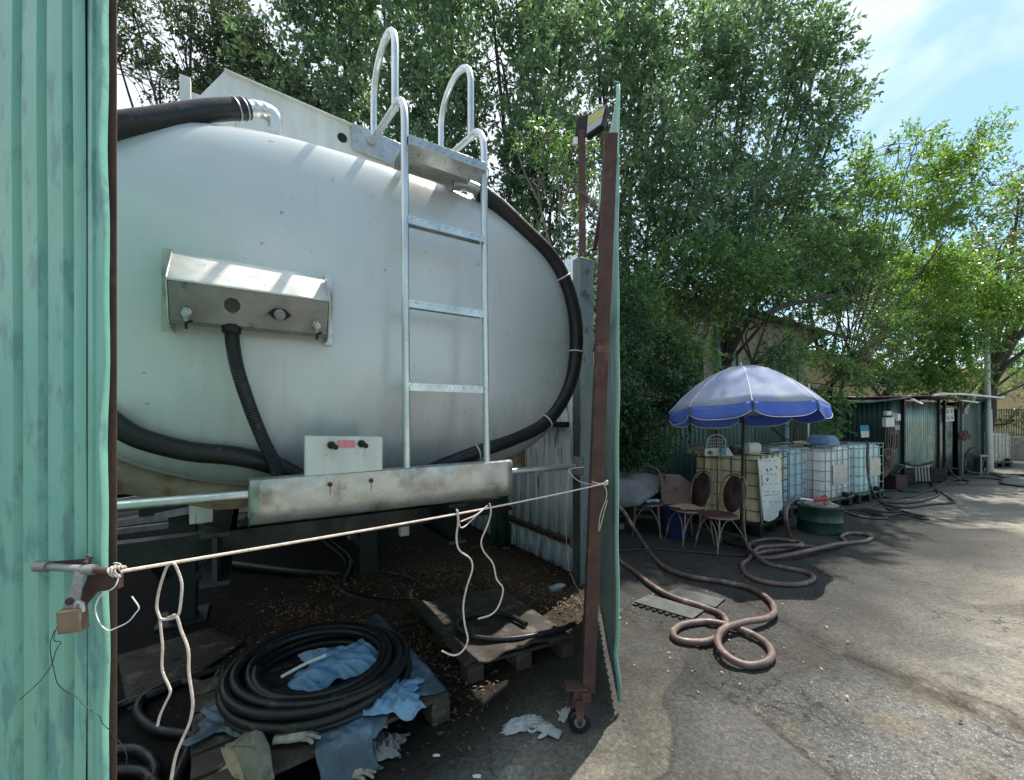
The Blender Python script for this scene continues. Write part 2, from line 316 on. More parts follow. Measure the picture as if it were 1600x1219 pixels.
def leaf_mat(name, dark, mid, light, transl=.35, gloss=.35, tint=(1.35, 1.5, .6)):
    m = bpy.data.materials.new(name); m.use_nodes = True; t = m.node_tree; n = t.nodes; l = t.links; b = n['Principled BSDF']
    g = n.new('ShaderNodeNewGeometry'); cr = n.new('ShaderNodeValToRGB')
    e = cr.color_ramp.elements; e[0].color = rgb(dark); e[0].position = 0; e[1].color = rgb(light); e[1].position = 1
    q = e.new(.55); q.color = rgb(mid)
    tcn = n.new('ShaderNodeTexCoord'); z = n.new('ShaderNodeTexNoise'); z.inputs['Scale'].default_value = .9; z.inputs['Detail'].default_value = 3; l.new(tcn.outputs['Object'], z.inputs['Vector'])
    a = n.new('ShaderNodeMath'); a.operation = 'MULTIPLY_ADD'; a.inputs[1].default_value = 1.5; a.inputs[2].default_value = -.55; l.new(z.outputs['Fac'], a.inputs[0])
    a2 = n.new('ShaderNodeMath'); a2.operation = 'MULTIPLY_ADD'; a2.inputs[1].default_value = .6; l.new(g.outputs['Random Per Island'], a2.inputs[0]); l.new(a.outputs[0], a2.inputs[2])
    l.new(a2.outputs[0], cr.inputs[0]); l.new(cr.outputs[0], b.inputs['Base Color'])
    b.inputs['Roughness'].default_value = gloss
    tr = n.new('ShaderNodeBsdfTranslucent'); hs = n.new('ShaderNodeMixRGB'); hs.blend_type = 'MULTIPLY'; hs.inputs[0].default_value = 1; hs.inputs[2].default_value = rgb(tint); l.new(cr.outputs[0], hs.inputs[1]); l.new(hs.outputs[0], tr.inputs[0])
    ms = n.new('ShaderNodeMixShader'); ms.inputs[0].default_value = transl
    l.new(b.outputs[0], ms.inputs[1]); l.new(tr.outputs[0], ms.inputs[2]); l.new(ms.outputs[0], n['Material Output'].inputs[0])
    return m
m_leaf_dark = leaf_mat('ficus leaves', (.048, .094, .066), (.115, .190, .125), (.34, .43, .28), .45, .32, (1.3, 1.45, .75))  # pale tones lifted to stand in for haze and sunlit specks
m_leaf_mid = leaf_mat('mixed green leaves', (.042, .095, .045), (.11, .20, .085), (.29, .39, .16), .45)
m_leaf_bright = leaf_mat('bright yellow green leaves', (.045, .11, .030), (.14, .24, .06), (.34, .42, .12), .5)
m_leaf_olive = leaf_mat('olive and brown leaves', (.045, .07, .025), (.11, .15, .045), (.26, .25, .08), .4)
m_leaf_grey = leaf_mat('grey green leaves', (.022, .040, .028), (.055, .085, .050), (.13, .17, .09), .3)
m_leaf_ivy = leaf_mat('ivy leaves', (.012, .042, .020), (.03, .09, .035), (.08, .17, .06), .3)

# ------------------------------------------------------------------ numpy noise
def vnoise(x, y, seed=0):
    rs = np.random.RandomState(seed); t = rs.rand(256, 256)
    xi = np.floor(x).astype(int); yi = np.floor(y).astype(int); fx = x-xi; fy = y-yi
    fx = fx*fx*(3-2*fx); fy = fy*fy*(3-2*fy)
    a = t[xi & 255, yi & 255]; b = t[(xi+1) & 255, yi & 255]; c = t[xi & 255, (yi+1) & 255]; d = t[(xi+1) & 255, (yi+1) & 255]
    return (a*(1-fx)+b*fx)*(1-fy)+(c*(1-fx)+d*fx)*fy
def fbm(x, y, seed=0, oct=5, gain=.5):
    s = 0; a = 1; tot = 0; f = 1
    for i in range(oct):
        s = s+a*vnoise(x*f+17*i, y*f-9*i, seed+i); tot += a; a *= gain; f *= 2.03
    return s/tot
def polydist(x, y, pts):
    d = np.full(x.shape, 1e9)
    for (ax, ay), (bx, by) in zip(pts[:-1], pts[1:]):
        dx, dy = bx-ax, by-ay; t = np.clip(((x-ax)*dx+(y-ay)*dy)/(dx*dx+dy*dy+1e-9), 0, 1)
        d = np.minimum(d, np.hypot(x-ax-t*dx, y-ay-t*dy))
    return d
def sstep(a, b, x): t = np.clip((x-a)/(b-a), 0, 1); return t*t*(3-2*t)
def inpoly(x, y, pts):
    ins = np.zeros(x.shape, bool); n = len(pts); j = n-1
    for i in range(n):
        xi, yi = pts[i]; xj, yj = pts[j]
        c = ((yi > y) != (yj > y)) & (x < (xj-xi)*(y-yi)/(yj-yi+1e-12)+xi); ins ^= c; j = i
    return ins
def gxy(px, py): g = G(px, py); return (g.x, g.y)

# ------------------------------------------------------------------ ground
def make_ground():
    def axis(a, b, step, lo, hi, gr=1.18):
        xs = list(np.arange(a, b, step)); s = step; x = xs[-1]
        while x < hi: s *= gr; x += s; xs.append(min(x, hi))
        s = step; x = a; pre = []
        while x > lo: s *= gr; x -= s; pre.append(max(x, lo))
        return np.array(pre[::-1]+xs)
    xs = axis(-2.2, 3.6, .0125, -400, 400); ys = axis(1.7, 3.4, .0125, -60, 600, 1.018)
    X, Y = np.meshgrid(xs, ys)
    c = -.532*X+.847*Y; s = .847*X+.532*Y
    fade = np.exp(-np.maximum(0, Y-9)/6)
    n1 = fbm(X*.6, Y*.6, 3); n2 = fbm(X*2.3, Y*2.3, 11); n3 = fbm(X*9, Y*9, 21, 4); n4 = fbm(X*40, Y*40, 31, 2)
    warp = (fbm(X*1.7, Y*1.7, 77)-.5)*.5; warp2 = (fbm(X*6, Y*6, 78)-.5)*.12
    # albedo
    def C(a): return np.array(a)[None, None, :]
    dusty = C((.238, .216, .180)); grey = C((.150, .144, .132)); dark = C((.017, .017, .017)); conc = C((.27, .245, .195)); oil_shade = C((.006, .006, .006))
    col = dusty*(.62+.76*n2[..., None])*(.85+.3*n4[..., None])
    m = sstep(.42, .58, n1+.35*(n3-.5))[..., None]; col = col*(1-m*.6)+grey*m*.6
    # asphalt tongue between crack and rut
    crack1 = [gxy(*p) for p in [(1085, 1000), (1112, 1045), (1135, 1075), (1160, 1098), (1195, 1130), (1235, 1160), (1290, 1200), (1400, 1290)]]
    rut = [gxy(*p) for p in [(1150, 930), (1215, 962), (1270, 990), (1330, 1022), (1400, 1050), (1480, 1085), (1600, 1130), (1900, 1230)]]
    crack2 = [gxy(*p) for p in [(1075, 1015), (1060, 1050), (1035, 1090), (1048, 1130), (1052, 1170), (1044, 1205), (1000, 1240)]]
    crack3 = [gxy(*p) for p in [(1005, 1065), (1035, 1090)]]; crack4 = [gxy(*p) for p in [(960, 905), (1010, 915), (1060, 930), (1110, 948), (1140, 955)]]
    crack5 = [gxy(*p) for p in [(1040, 905), (1075, 915), (1120, 935), (1150, 945)]]
    crack6 = [gxy(*p) for p in [(1500, 1080), (1560, 1100), (1600, 1120), (1700, 1170)]]
    tongue = crack1+rut[::-1]
    Xw = X+warp2*.6; Yw = Y+warp2*.6
    ins = inpoly(Xw, Yw, tongue).astype(float); d1 = polydist(Xw, Yw, crack1); dr = polydist(Xw, Yw, rut)
    agg = sstep(.55, .62, n4)*.12
    tcol = C((.105, .103, .098))*(.75+.5*n3[..., None])+agg[..., None]*C((.22, .22, .21))
    edge = ins*sstep(0, .10, np.minimum(d1, dr)); col = col*(1-edge[..., None]*.85)+tcol*edge[..., None]*.85
    # brown dust drifts inside the tongue
    mm = (ins*sstep(.52, .62, n2)*.45)[..., None]; col = col*(1-mm)+C((.20, .165, .11))*mm
    rutm = (np.exp(-((dr+.08*(n3-.5))/.12)**2)*sstep(.25, .60, n3*.5+.25*n2+.25*n4)*.95)[..., None]; col = col*(1-rutm)+C((.050, .040, .030))*rutm
    e1 = (np.exp(-((d1-.03)/.05)**2)*ins*sstep(.45, .6, n4+.3*(n3-.5))*.8)[..., None]; col = col*(1-e1)+C((.040, .038, .036))*e1
    stone = np.clip(ins*sstep(2.9, 2.3, Y+warp)+.35*ins+.25*sstep(.5, .6, n1)*(X > 1), 0, 1)*(1-.5*sstep(.5, .6, n2))
    # paler concrete left of the crack
    lp = crack2+[gxy(700, 1300), gxy(880, 1100), gxy(930, 960), gxy(1000, 950)]
    li = inpoly(X+warp2*.3, Y+warp2*.3, lp).astype(float); mk = (li*(.55+.45*sstep(.35, .55, n2+.2*(n3-.5))))[..., None]; col = col*(1-mk)+conc*(.62+.76*n3[..., None])*mk
    mid = inpoly(X+warp2*.3, Y+warp2*.3, crack2+crack1[::-1]).astype(float); mk = (mid*.85)[..., None]; col = col*(1-mk)+C((.125, .120, .112))*(.7+.6*n2[..., None])*(.85+.3*n4[..., None])*mk
    # oily band along the fence and the shed, blackened further as painted shade
    fd = c-(-.532*2.6+.847*7.2)        # 0 on the fence, negative towards the lane
    oil = sstep(-4.9, -2.7, fd+warp*2.2)*sstep(.6, 1.8, s+warp); oil = np.where(s > 9.5, sstep(-2.8, -1.0, fd+warp), oil)  # mask of the oily band, carries its painted shade too
    oil = np.clip(oil+.35*oil*(1-oil)*4*(n2-.5), 0, 1)[..., None]*.9
    col = col*(1-oil)+dark*(.7+.7*n3[..., None])*oil
    # spots of oil on the lane
    sp = (sstep(.66, .72, fbm(X*1.1+5, Y*1.9, 51))*.6*sstep(2, 3, X))[..., None]; col = col*(1-sp)+C((.06, .058, .055))*sp
    # yard ground behind the gate line
    gl = [(-.76, .8), (.74, 4.2)]
    side = (X-gl[0][0])*(gl[1][1]-gl[0][1])-(Y-gl[0][1])*(gl[1][0]-gl[0][0])   # >0 to the lane side
    side = side/3.7
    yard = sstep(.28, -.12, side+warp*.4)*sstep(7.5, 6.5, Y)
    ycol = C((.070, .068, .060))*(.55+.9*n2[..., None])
    deep = sstep(1.55, 2.25, c+warp*.7)[..., None]; ycol = ycol*(1-deep)+oil_shade*(.6+.8*n3[..., None])*deep  # oily floor blackened further as painted shade under the tank
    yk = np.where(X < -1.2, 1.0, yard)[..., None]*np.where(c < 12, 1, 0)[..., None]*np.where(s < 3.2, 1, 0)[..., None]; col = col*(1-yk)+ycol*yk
    # dark damp patches round the hoses and in the ruts
    for (px, py, rx, ry, k_) in ((1180, 905, .9, .5, .55), (1100, 960, .5, .3, .5), (1290, 960, .5, .22, .45), (1420, 850, .9, .25, .35), (1330, 905, .6, .25, .4), (1010, 1010, .3, .25, .4), (1450, 1010, .35, .15, .35), (1200, 1065, .25, .15, .35)):
        g_ = G(px, py); e = ((X-g_.x+warp)/rx)**2+((Y-g_.y+warp2*2)/ry)**2; k2 = (np.exp(-e*1.2)*sstep(.25, .6, n2*.6+n3*.5)*k_*1.4)[..., None]; k2 = np.clip(k2, 0, .8); col = col*(1-k2)+C((.055, .054, .052))*k2
    # brown mound of litter and rotten leaves
    md = np.exp(-((s-1.5)/1.15)**2-((c-3.75)/1.0)**2)*yard; mk = np.clip(md*1.6*(.5+n3), 0, .9)[..., None]; col = col*(1-mk)+C((.060, .038, .024))*(.5+n4[..., None])*mk
    # cracks
    z = md*.09+(n2-.5)*.018+(n3-.5)*.008+(n1-.5)*.02
    for cr_, wd, dp in ((crack1, .020, .014), (crack2, .010, .008), (crack3, .006, .005), (crack4, .010, .008), (crack5, .010, .008), (crack6, .008, .006)):
        dd = polydist(X+warp2*.35+.02*(n4-.5), Y+warp2*.35+.02*(n4-.5), cr_)
        k = np.exp(-(dd/wd)**2); z = z-k*dp; kk = (k*.9)[..., None]; col = col*(1-kk)+C((.045, .042, .038))*kk
    z = z+ins*(-.010)*sstep(0, .05, d1)+ins*.006*(n4-.5)-np.exp(-(dr/.14)**2)*.018
    z = z+(n4-.5)*.004
    z = np.where(md > .02, z, z*fade)*sstep(400, 100, np.abs(X)+np.abs(Y))
    nr, nc = X.shape
    vs = np.stack([X, Y, z], -1).reshape(-1, 3)
    i = np.arange(nr-1)[:, None]*nc+np.arange(nc-1)[None, :]
    fs = np.stack([i, i+1, i+nc+1, i+nc], -1).reshape(-1, 4)
    me = bpy.data.meshes.new('ground'); me.vertices.add(len(vs)); me.vertices.foreach_set('co', vs.astype(np.float32).ravel())
    me.loops.add(fs.size); me.loops.foreach_set('vertex_index', fs.astype(np.int32).ravel())
    me.polygons.add(len(fs)); me.polygons.foreach_set('loop_start', np.arange(0, fs.size, 4, dtype=np.int32)); me.polygons.foreach_set('use_smooth', np.ones(len(fs), bool))
    me.update(calc_edges=True)
    at = me.attributes.new('albedo', 'FLOAT_COLOR', 'POINT')
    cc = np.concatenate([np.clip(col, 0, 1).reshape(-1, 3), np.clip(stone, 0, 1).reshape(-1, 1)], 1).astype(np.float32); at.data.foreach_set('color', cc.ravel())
    m = bpy.data.materials.new('yard ground'); m.use_nodes = True; t = m.node_tree; n = t.nodes; l = t.links; b = n['Principled BSDF']
    a = n.new('ShaderNodeAttribute'); a.attribute_name = 'albedo'
    tcn = n.new('ShaderNodeTexCoord')
    vz = n.new('ShaderNodeTexVoronoi'); vz.inputs['Scale'].default_value = 150; l.new(tcn.outputs['Object'], vz.inputs['Vector'])
    nz_ = n.new('ShaderNodeTexNoise'); nz_.inputs['Scale'].default_value = 38; nz_.inputs['Detail'].default_value = 8; nz_.inputs['Roughness'].default_value = .7; l.new(tcn.outputs['Object'], nz_.inputs['Vector'])
    sp_ = n.new('ShaderNodeMapRange'); sp_.inputs[1].default_value = .25; sp_.inputs[2].default_value = .75; sp_.inputs[3].default_value = .45; sp_.inputs[4].default_value = 1.65; l.new(nz_.outputs['Fac'], sp_.inputs[0])
    # individual pale stones
    r3 = n.new('ShaderNodeSeparateColor'); l.new(vz.outputs['Color'], r3.inputs[0])
    r4 = n.new('ShaderNodeMapRange'); r4.inputs[1].default_value = .80; r4.inputs[2].default_value = .95; r4.inputs[3].default_value = 1; r4.inputs[4].default_value = 1.45; l.new(r3.outputs[0], r4.inputs[0])
    v2 = n.new('ShaderNodeTexVoronoi'); v2.inputs['Scale'].default_value = 88; l.new(tcn.outputs['Object'], v2.inputs['Vector']); s2 = n.new('ShaderNodeSeparateColor'); l.new(v2.outputs['Color'], s2.inputs[0])
    t1 = n.new('ShaderNodeMath'); t1.operation = 'GREATER_THAN'; t1.inputs[1].default_value = .62; l.new(s2.outputs[0], t1.inputs[0])
    t2 = n.new('ShaderNodeMapRange'); t2.inputs[1].default_value = .42; t2.inputs[2].default_value = .30; l.new(v2.outputs['Distance'], t2.inputs[0])
    t3 = n.new('ShaderNodeMath'); t3.operation = 'MULTIPLY'; l.new(t1.outputs[0], t3.inputs[0]); l.new(t2.outputs[0], t3.inputs[1])
    t4 = n.new('ShaderNodeMath'); t4.operation = 'MULTIPLY'; l.new(t3.outputs[0], t4.inputs[0]); l.new(a.outputs['Alpha'], t4.inputs[1])
    t5 = n.new('ShaderNodeMath'); t5.operation = 'MULTIPLY_ADD'; t5.inputs[1].default_value = 1.3; t5.inputs[2].default_value = 1; l.new(t4.outputs[0], t5.inputs[0])
    # hairline crazing
    v3 = n.new('ShaderNodeTexVoronoi'); v3.feature = 'DISTANCE_TO_EDGE'; v3.inputs['Scale'].default_value = 2.6; nw = n.new('ShaderNodeTexNoise'); nw.inputs['Scale'].default_value = 6; nw.inputs['Detail'].default_value = 5; l.new(tcn.outputs['Object'], nw.inputs['Vector'])
    vm3 = n.new('ShaderNodeVectorMath'); vm3.operation = 'MULTIPLY_ADD'; vm3.inputs[1].default_value = (.35, .35, 0); l.new(nw.outputs['Color'], vm3.inputs[0]); l.new(tcn.outputs['Object'], vm3.inputs[2]); l.new(vm3.outputs[0], v3.inputs['Vector'])
    t6 = n.new('ShaderNodeMapRange'); t6.inputs[1].default_value = .0; t6.inputs[2].default_value = .022; t6.inputs[3].default_value = .4; t6.inputs[4].default_value = 1; l.new(v3.outputs['Distance'], t6.inputs[0])
    gate_ = n.new('ShaderNodeMapRange'); gate_.inputs[1].default_value = .48; gate_.inputs[2].default_value = .56; n9 = n.new('ShaderNodeTexNoise'); n9.inputs['Scale'].default_value = .9; l.new(tcn.outputs['Object'], n9.inputs['Vector']); l.new(n9.outputs['Fac'], gate_.inputs[0])
    t7 = n.new('ShaderNodeMixRGB'); t7.inputs[1].default_value = (1, 1, 1, 1); l.new(gate_.outputs[0], t7.inputs[0]); l.new(t6.outputs[0], t7.inputs[2])
    m8 = n.new('ShaderNodeMath'); m8.operation = 'MULTIPLY'; l.new(t7.outputs[0], m8.inputs[0]); l.new(t5.outputs[0], m8.inputs[1])
    m9 = n.new('ShaderNodeMath'); m9.operation = 'MULTIPLY'; l.new(m8.outputs[0], m9.inputs[0]); l.new(r4.outputs[0], m9.inputs[1])
    mm1 = n.new('ShaderNodeMath'); mm1.operation = 'MULTIPLY'; l.new(sp_.outputs[0], mm1.inputs[0]); l.new(m9.outputs[0], mm1.inputs[1])
    vm = n.new('ShaderNodeVectorMath'); vm.operation = 'SCALE'; l.new(a.outputs['Color'], vm.inputs[0]); l.new(mm1.outputs[0], vm.inputs['Scale'])
    l.new(vm.outputs[0], b.inputs['Base Color']); b.inputs['Roughness'].default_value = .88; b.inputs['Specular IOR Level'].default_value = .2
    ad = n.new('ShaderNodeMath'); ad.operation = 'MULTIPLY_ADD'; ad.inputs[1].default_value = -.6; l.new(vz.outputs['Distance'], ad.inputs[0]); l.new(nz_.outputs['Fac'], ad.inputs[2])
    bn = n.new('ShaderNodeBump'); bn.inputs['Strength'].default_value = .8; bn.inputs['Distance'].default_value = .006; l.new(ad.outputs[0], bn.inputs['Height']); l.new(bn.outputs[0], b.inputs['Normal'])
    me.materials.append(m)
    o = bpy.data.objects.new('ground', me); COL.objects.link(o); o['kind'] = 'structure'; o['label'] = 'cracked oil stained concrete and asphalt yard ground'
make_ground()
# ------------------------------------------------------------------ tanker
tanker = thing('tank_trailer', 'large off white oval fuel tank trailer with rear ladder, parked behind the green gates', 'tank trailer', T(.643, 4.5, 0))
SC, SA, ZC, ZB, EXN = .643, 1.483, 2.26, .944, 2.85
RIM = 2.5; BULGE = .17; TEND = 9.0
def rimpt(a, k=1.0):
    ca, sa = math.cos(a), math.sin(a)
    x = abs(ca)**(2/EXN)*(1 if ca >= 0 else -1); y = abs(sa)**(2/EXN)*(1 if sa >= 0 else -1)
    return SC+SA*k*x, ZC+ZB*k*y
NA = 96
mb = MB(); rows = []
for i in range(25):                                   # domed head
    th = i/24*math.pi/2
    k = math.sin(th)*.985 if i < 24 else .985
    k = max(k, .0005)
    cc = RIM-BULGE*(1-k/.985)**0*math.cos(th)**.9 if i < 24 else RIM
    rows.append([T(*((lambda q: (q[0], cc, q[1]))(rimpt(2*math.pi*j/NA, k)))) for j in range(NA+1)])
for k, c in ((.995, RIM+.006), (1.0, RIM+.02), (1.0, RIM+.05), (.992, RIM+.053), (.992, 4.2), (.992, 6.5), (.992, TEND), (.9, TEND+.1), (.001, TEND+.2)):
    rows.append([T(*((lambda q: (q[0], c, q[1]))(rimpt(2*math.pi*j/NA, k)))) for j in range(NA+1)])
mb.grid(rows); bmerge = mb
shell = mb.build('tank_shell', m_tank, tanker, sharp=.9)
def dome_c(s, z):
    u = abs((s-SC)/SA)**EXN+abs((z-ZC)/ZB)**EXN; k = min(1, u**(1/EXN)); return RIM-BULGE*math.cos(math.asin(k))**.9 if k < 1 else RIM
# spill tray plates on top
mb = MB(); CO = 2.92
mb.prism([T(-.13, CO, 3.70), T(1.10, CO, 3.60), T(1.32, CO, 3.20), T(.9, CO, 3.08), T(-.25, CO, 3.08), T(-.30, CO, 3.42)], N*.012)
mb.prism([T(-.13, CO+.012, 3.70), T(-.30, CO+.012, 3.42), T(-.25, CO+.012, 3.10), T(-.25, 6.6, 3.10), T(-.13, 6.6, 3.70)], D*.012)
mb.prism([T(1.10, CO+.012, 3.60), T(1.32, CO+.012, 3.10), T(1.32, 6.6, 3.10), T(1.10, 6.6, 3.60)], D*.012)
mb.beam(T(-.13, CO-.012, 3.698), T(1.10, CO-.012, 3.598), .03, .006)
mb.build('spill_tray', m_white, tanker, bevel=.003)
mb = MB()
for (px, py) in ((535, 215), (576, 229), (612, 236)):
    mb = MB(); p = TP(px, py, CO-.004); mb.lathe([(.030, 0), (.030, .003)], p, 18, basis(D, (0, 0, 1), N)); mb.build('hole_disc', m_black, tanker)  # black discs painted in place of open holes
mb = MB(); q_ = TP(290, 150, 3.3); mb.box(q_-Vector((0, 0, .15)), (.055, .05, .52), YARD); q_ = TP(316, 175, 3.36); mb.box(q_-Vector((0, 0, .08)), (.20, .02, .36), YARD)
mb.build('top_bracket', m_white, tanker, bevel=.003)
# ladder
def railpts(s):
    return smoothpath([T(s, 2.13, 1.40), T(s, 2.15, 2.2), T(s, 2.164, 3.0), T(s, 2.167, 3.28), T(s, 2.20, 3.38), T(s, 2.27, 3.44), T(s, 2.35, 3.455), T(s, 2.60, 3.50), T(s, 2.915, 3.57)], 6)
for s_ in (.69, 1.165):
    mb = MB(); mb.tube(railpts(s_), .0205, 14); mb.build('ladder_rail', m_alu, tanker)
    mb = MB(); pts = [T(s_, 2.34, 3.44), T(s_, 2.34, 3.70)]
    for k in range(0, 13):
        a = math.pi*k/12; pts.append(T(s_, 2.58-.24*math.cos(a), 3.80+.19*math.sin(a)))
    pts += [T(s_, 2.82, 3.68), T(s_, 2.82, 3.54)]
    mb.tube(pts, .0205, 14); mb.build('handrail_loop', m_alu, tanker)
mb = MB()
mb.prism([T(.57, CO-.03, 3.65), T(.57, CO-.03, 3.48), T(.93, CO-.03, 3.45), T(.93, CO-.03, 3.62)], N*.006); mb.lathe([(.016, 0), (.016, .008)], T(.78, CO-.038, 3.55), 12, basis(D, (0, 0, 1), N))
mb.lathe([(.033, 0), (.033, .02)], T(.69, CO-.05, 3.572), 16, basis(D, (0, 0, 1), N)); mb.build('rail_bracket', m_steel, tanker, bevel=.002)
for i, z in enumerate((1.866, 2.305, 2.745)):
    mb = MB(); p0 = T(.70, 2.155, z); p1 = T(1.155, 2.155, z)
    mb.prism([p0+N*-.018+Vector((0, 0, .014)), p0+N*.045+Vector((0, 0, .014)), p0+N*.045+Vector((0, 0, -.020)), p0+N*.040+Vector((0, 0, -.020)), p0+N*.040+Vector((0, 0, .009)), p0+N*-.013+Vector((0, 0, .009)), p0+N*-.013+Vector((0, 0, -.026)), p0+N*-.018+Vector((0, 0, -.026))], p1-p0)
    for k in range(9):                       # tread ribs
        a = p0.lerp(p1, (k+.5)/9); mb.beam(a+N*-.022+D*-.012+Vector((0, 0, .001)), a+N*-.022+D*.012+Vector((0, 0, .014)), .006, .005); mb.beam(a+N*.0+Vector((0, 0, .016)), a+N*.03+D*.016+Vector((0, 0, .016)), .005, .004)
    mb.build('ladder_rung', m_alu, tanker)
mb = MB(); p0 = T(.70, 2.15, 3.17); p1 = T(1.16, 2.15, 3.17)
V = lambda a, b: N*a+Vector((0, 0, b))
mb.prism([p0+V(-.02, .012), p0+V(.26, .012), p0+V(.26, -.03), p0+V(.25, -.03), p0+V(.25, .004), p0+V(-.012, .004), p0+V(-.012, -.030), p0+V(.05, -.075), p0+V(.045, -.080), p0+V(-.02, -.035)], p1-p0)
for k in range(10):
    a = p0.lerp(p1, (k+.5)/10); mb.beam(a+V(-.024, -.02)+D*-.012, a+V(-.024, .012)+D*.012, .006, .005); mb.beam(a+V(.02, .014), a+V(.09, .014)+D*.02, .006, .005)
mb.build('top_step', m_steel, tanker, bevel=.001)
# rear bumper trough
mb = MB(); rows = []
S0, S1 = -.0043, 1.32
prof = [(2.20, 1.425), (2.12, 1.43), (2.10, 1.425), (2.098, 1.40), (2.098, 1.34), (2.10, 1.30), (2.115, 1.262), (2.145, 1.235), (2.19, 1.22), (2.26, 1.215), (2.30, 1.218)]
for k in range(31):
    s_ = S0+(S1-S0)*k/30; dent = .004*math.sin(k*1.3)+.003*math.sin(k*.37+1)
    tp = .012*(k/30)
    rows.append([T(s_, c-dent*(1 if 3 <= i <= 7 else 0), z+tp*(1 if i < 4 else -0.2)) for i, (c, z) in enumerate(prof)])
mb.grid(rows); bumper = mb.build('rear_bumper', m_tray, tanker, solid=.006)
mb = MB()
for px, py in ((516, 757), (580, 751)):
    mb = MB(); p = TP(px, py, 2.092); mb.lathe([(.011, 0), (.011, .007), (.005, .008)], p, 6, basis(D, (0, 0, 1), -N)); mb.build('bumper_bolt', m_rust, tanker)
mb = MB()
for px, py in ((516, 757), (580, 751)):
    mb = MB(); p = TP(px, py, 2.0955); mb.prism([p+D*-.003+Vector((0, 0, -.008)), p+D*.003+Vector((0, 0, -.008)), p+D*.002+Vector((0, 0, -.055)), p+D*-.001+Vector((0, 0, -.05))], N*.001); mb.build('rust_streak', m_rustskirt, tanker)
mb = MB()                                             # angled end gusset of the trough
mb.prism([T(-.006, 2.11, 1.40), T(-.006, 2.11, 1.27), T(-.006, 2.20, 1.21), T(-.006, 2.34, 1.20), T(-.006, 2.30, 1.42)], D*-.004); mb.build('bumper_end', m_steel_dark, tanker)
for (a, b_, z, nm) in ((-.92, S0, 1.365, 0), (S1, 1.86, 1.372, 1)):
    mb = MB(); mb.tube([T(a, 2.13, z), T(b_+(.03 if nm == 0 else -.03), 2.13, z)], .0195, 14); mb.build('guard_bar', m_alu, tanker)
mb = MB(); mb.box(T(1.86, 2.13, 1.372), (.014, .10, .12), YARD); mb.build('guard_end_plate', m_steel_dark, tanker)
# socket plate
mb = MB(); a = TS(478, 682, 2.11); b = TS(596, 681, 2.11)
p0 = T(a[0], 2.105, a[1]); p1 = T(b[0], 2.105, b[1]-.008); q1 = T(b[0], 2.105, 1.436); q0 = T(a[0], 2.105, 1.43)
mb.prism([p0, p1, q1, q0], N*.004); mb.prism([p0, p1, p1+N*.03, p0+N*.03], Vector((0, 0, .003))); mb.prism([p0, q0, q0+N*.05, p0+N*.05], D*-.004); mb.prism([p1, q1, q1+N*.05, p1+N*.05], D*.004)
plate = mb.build('socket_plate', m_white, tanker, bevel=.0015)
for px, py in ((517, 695), (564, 693)):
    p = TP(px, py, 2.10); mb = MB(); ax = basis(D, (0, 0, 1), (-N+D*.35+Vector((0, 0, -.25))).normalized())
    mb.lathe([(.016, 0), (.018, .008), (.014, .014), (.009, .018), (.008, .028), (.012, .032), (.012, .044), (.006, .048)], p, 16, ax); mb.build('socket', m_black, plate)
mb = MB(); p = TP(527.5, 687.5, 2.1)
def stick(px0, py0, px1, py1, c, mat_, nm, par, th=.0015):
    A = TP(px0, py0, c); B = TP(px1, py0, c); Cc = TP(px1, py1, c); Dd = TP(px0, py1, c); q = MB(); q.prism([A, B, Cc, Dd], N*th); return q.build(nm, mat_, par)
stick(527.5, 688, 554.5, 699.5, 2.1025, m_redlabel, 'warning_label', plate, .001)
mb = MB(); 
def strokes(mb, pts, c, r=.0012):
    mb.tube([TP(x, y, c) for x, y in pts], r, 4)
for seg in ([(530, 690), (530, 697.5), (536, 697.3), (536, 690), (530, 690)], [(531.5, 692), (534.5, 692)], [(531.5, 694), (534.5, 694)], [(533, 691), (533, 696)], [(540, 693.2), (552, 692.8)], [(540, 695), (552, 694.6)], [(540, 690.6), (546, 690.4)]):
    strokes(mb, seg, 2.102, .0006)
mb.build('label_print', m_pinkline, plate)
mb = MB()
for px, py in ((510, 711), (520.5, 714.5), (558, 709), (568, 712.5)):
    mb = MB(); mb.lathe([(.0028, 0), (.0028, .003)], TP(px, py, 2.102), 8, basis(D, (0, 0, 1), -N)); mb.build('rivet', m_steel_dark, plate)
# chalk writing on the tank head
mb = MB()
glyphs = [[(851, 588), (846, 587), (845, 591), (849, 593), (850, 597), (845, 598)], [(858, 590), (854, 590), (853, 595), (857, 597)], [(855, 586), (858, 598)], [(861, 590), (868, 589), (865, 599)], [(869, 594), (873, 593)], [(873, 588), (879, 587), (877, 598)]]
for g in glyphs: mb.tube([TP(x, y, dome_c(*TS(x, y, 2.43))-.004) for x, y in g], .0013, 4)
mb.build('chalk_mark', m_tie, tanker)
# valve box
vb_s0, vb_s1 = -.285, .318
mb = MB()
prof = [(2.40, 2.415), (2.30, 2.412), (2.150, 2.262), (2.146, 2.252)]
rows = [[T(s_, c, z-.0*(k)) for (c, z) in prof] for k, s_ in enumerate(np.linspace(vb_s0, vb_s1, 5))]
mb.grid(rows); vbox = mb.build('valve_box_cover', m_boxbright, tanker, solid=.004)
mb = MB(); ct, zt, cb, zb_ = 2.149, 2.251, 2.205, 2.105
hs, hc, hz = -.045, .5*(ct+cb)-.004, 2.165     # open round port
def pan(s_, t): return T(s_, ct+(cb-ct)*t, zt+(zb_-zt)*t)
ring = []; NP = 24
hx, ht, hr = TS(363, 478, 2.18)[0], .45, .030
outer = [(vb_s0+.003, 0), (hx-.07, 0), (hx, 0), (hx+.07, 0), (hx+.07, .5), (hx+.07, 1), (hx, 1), (hx-.07, 1), (vb_s0+.003, 1), (vb_s0+.003, .5)]
vs = []; fs = []
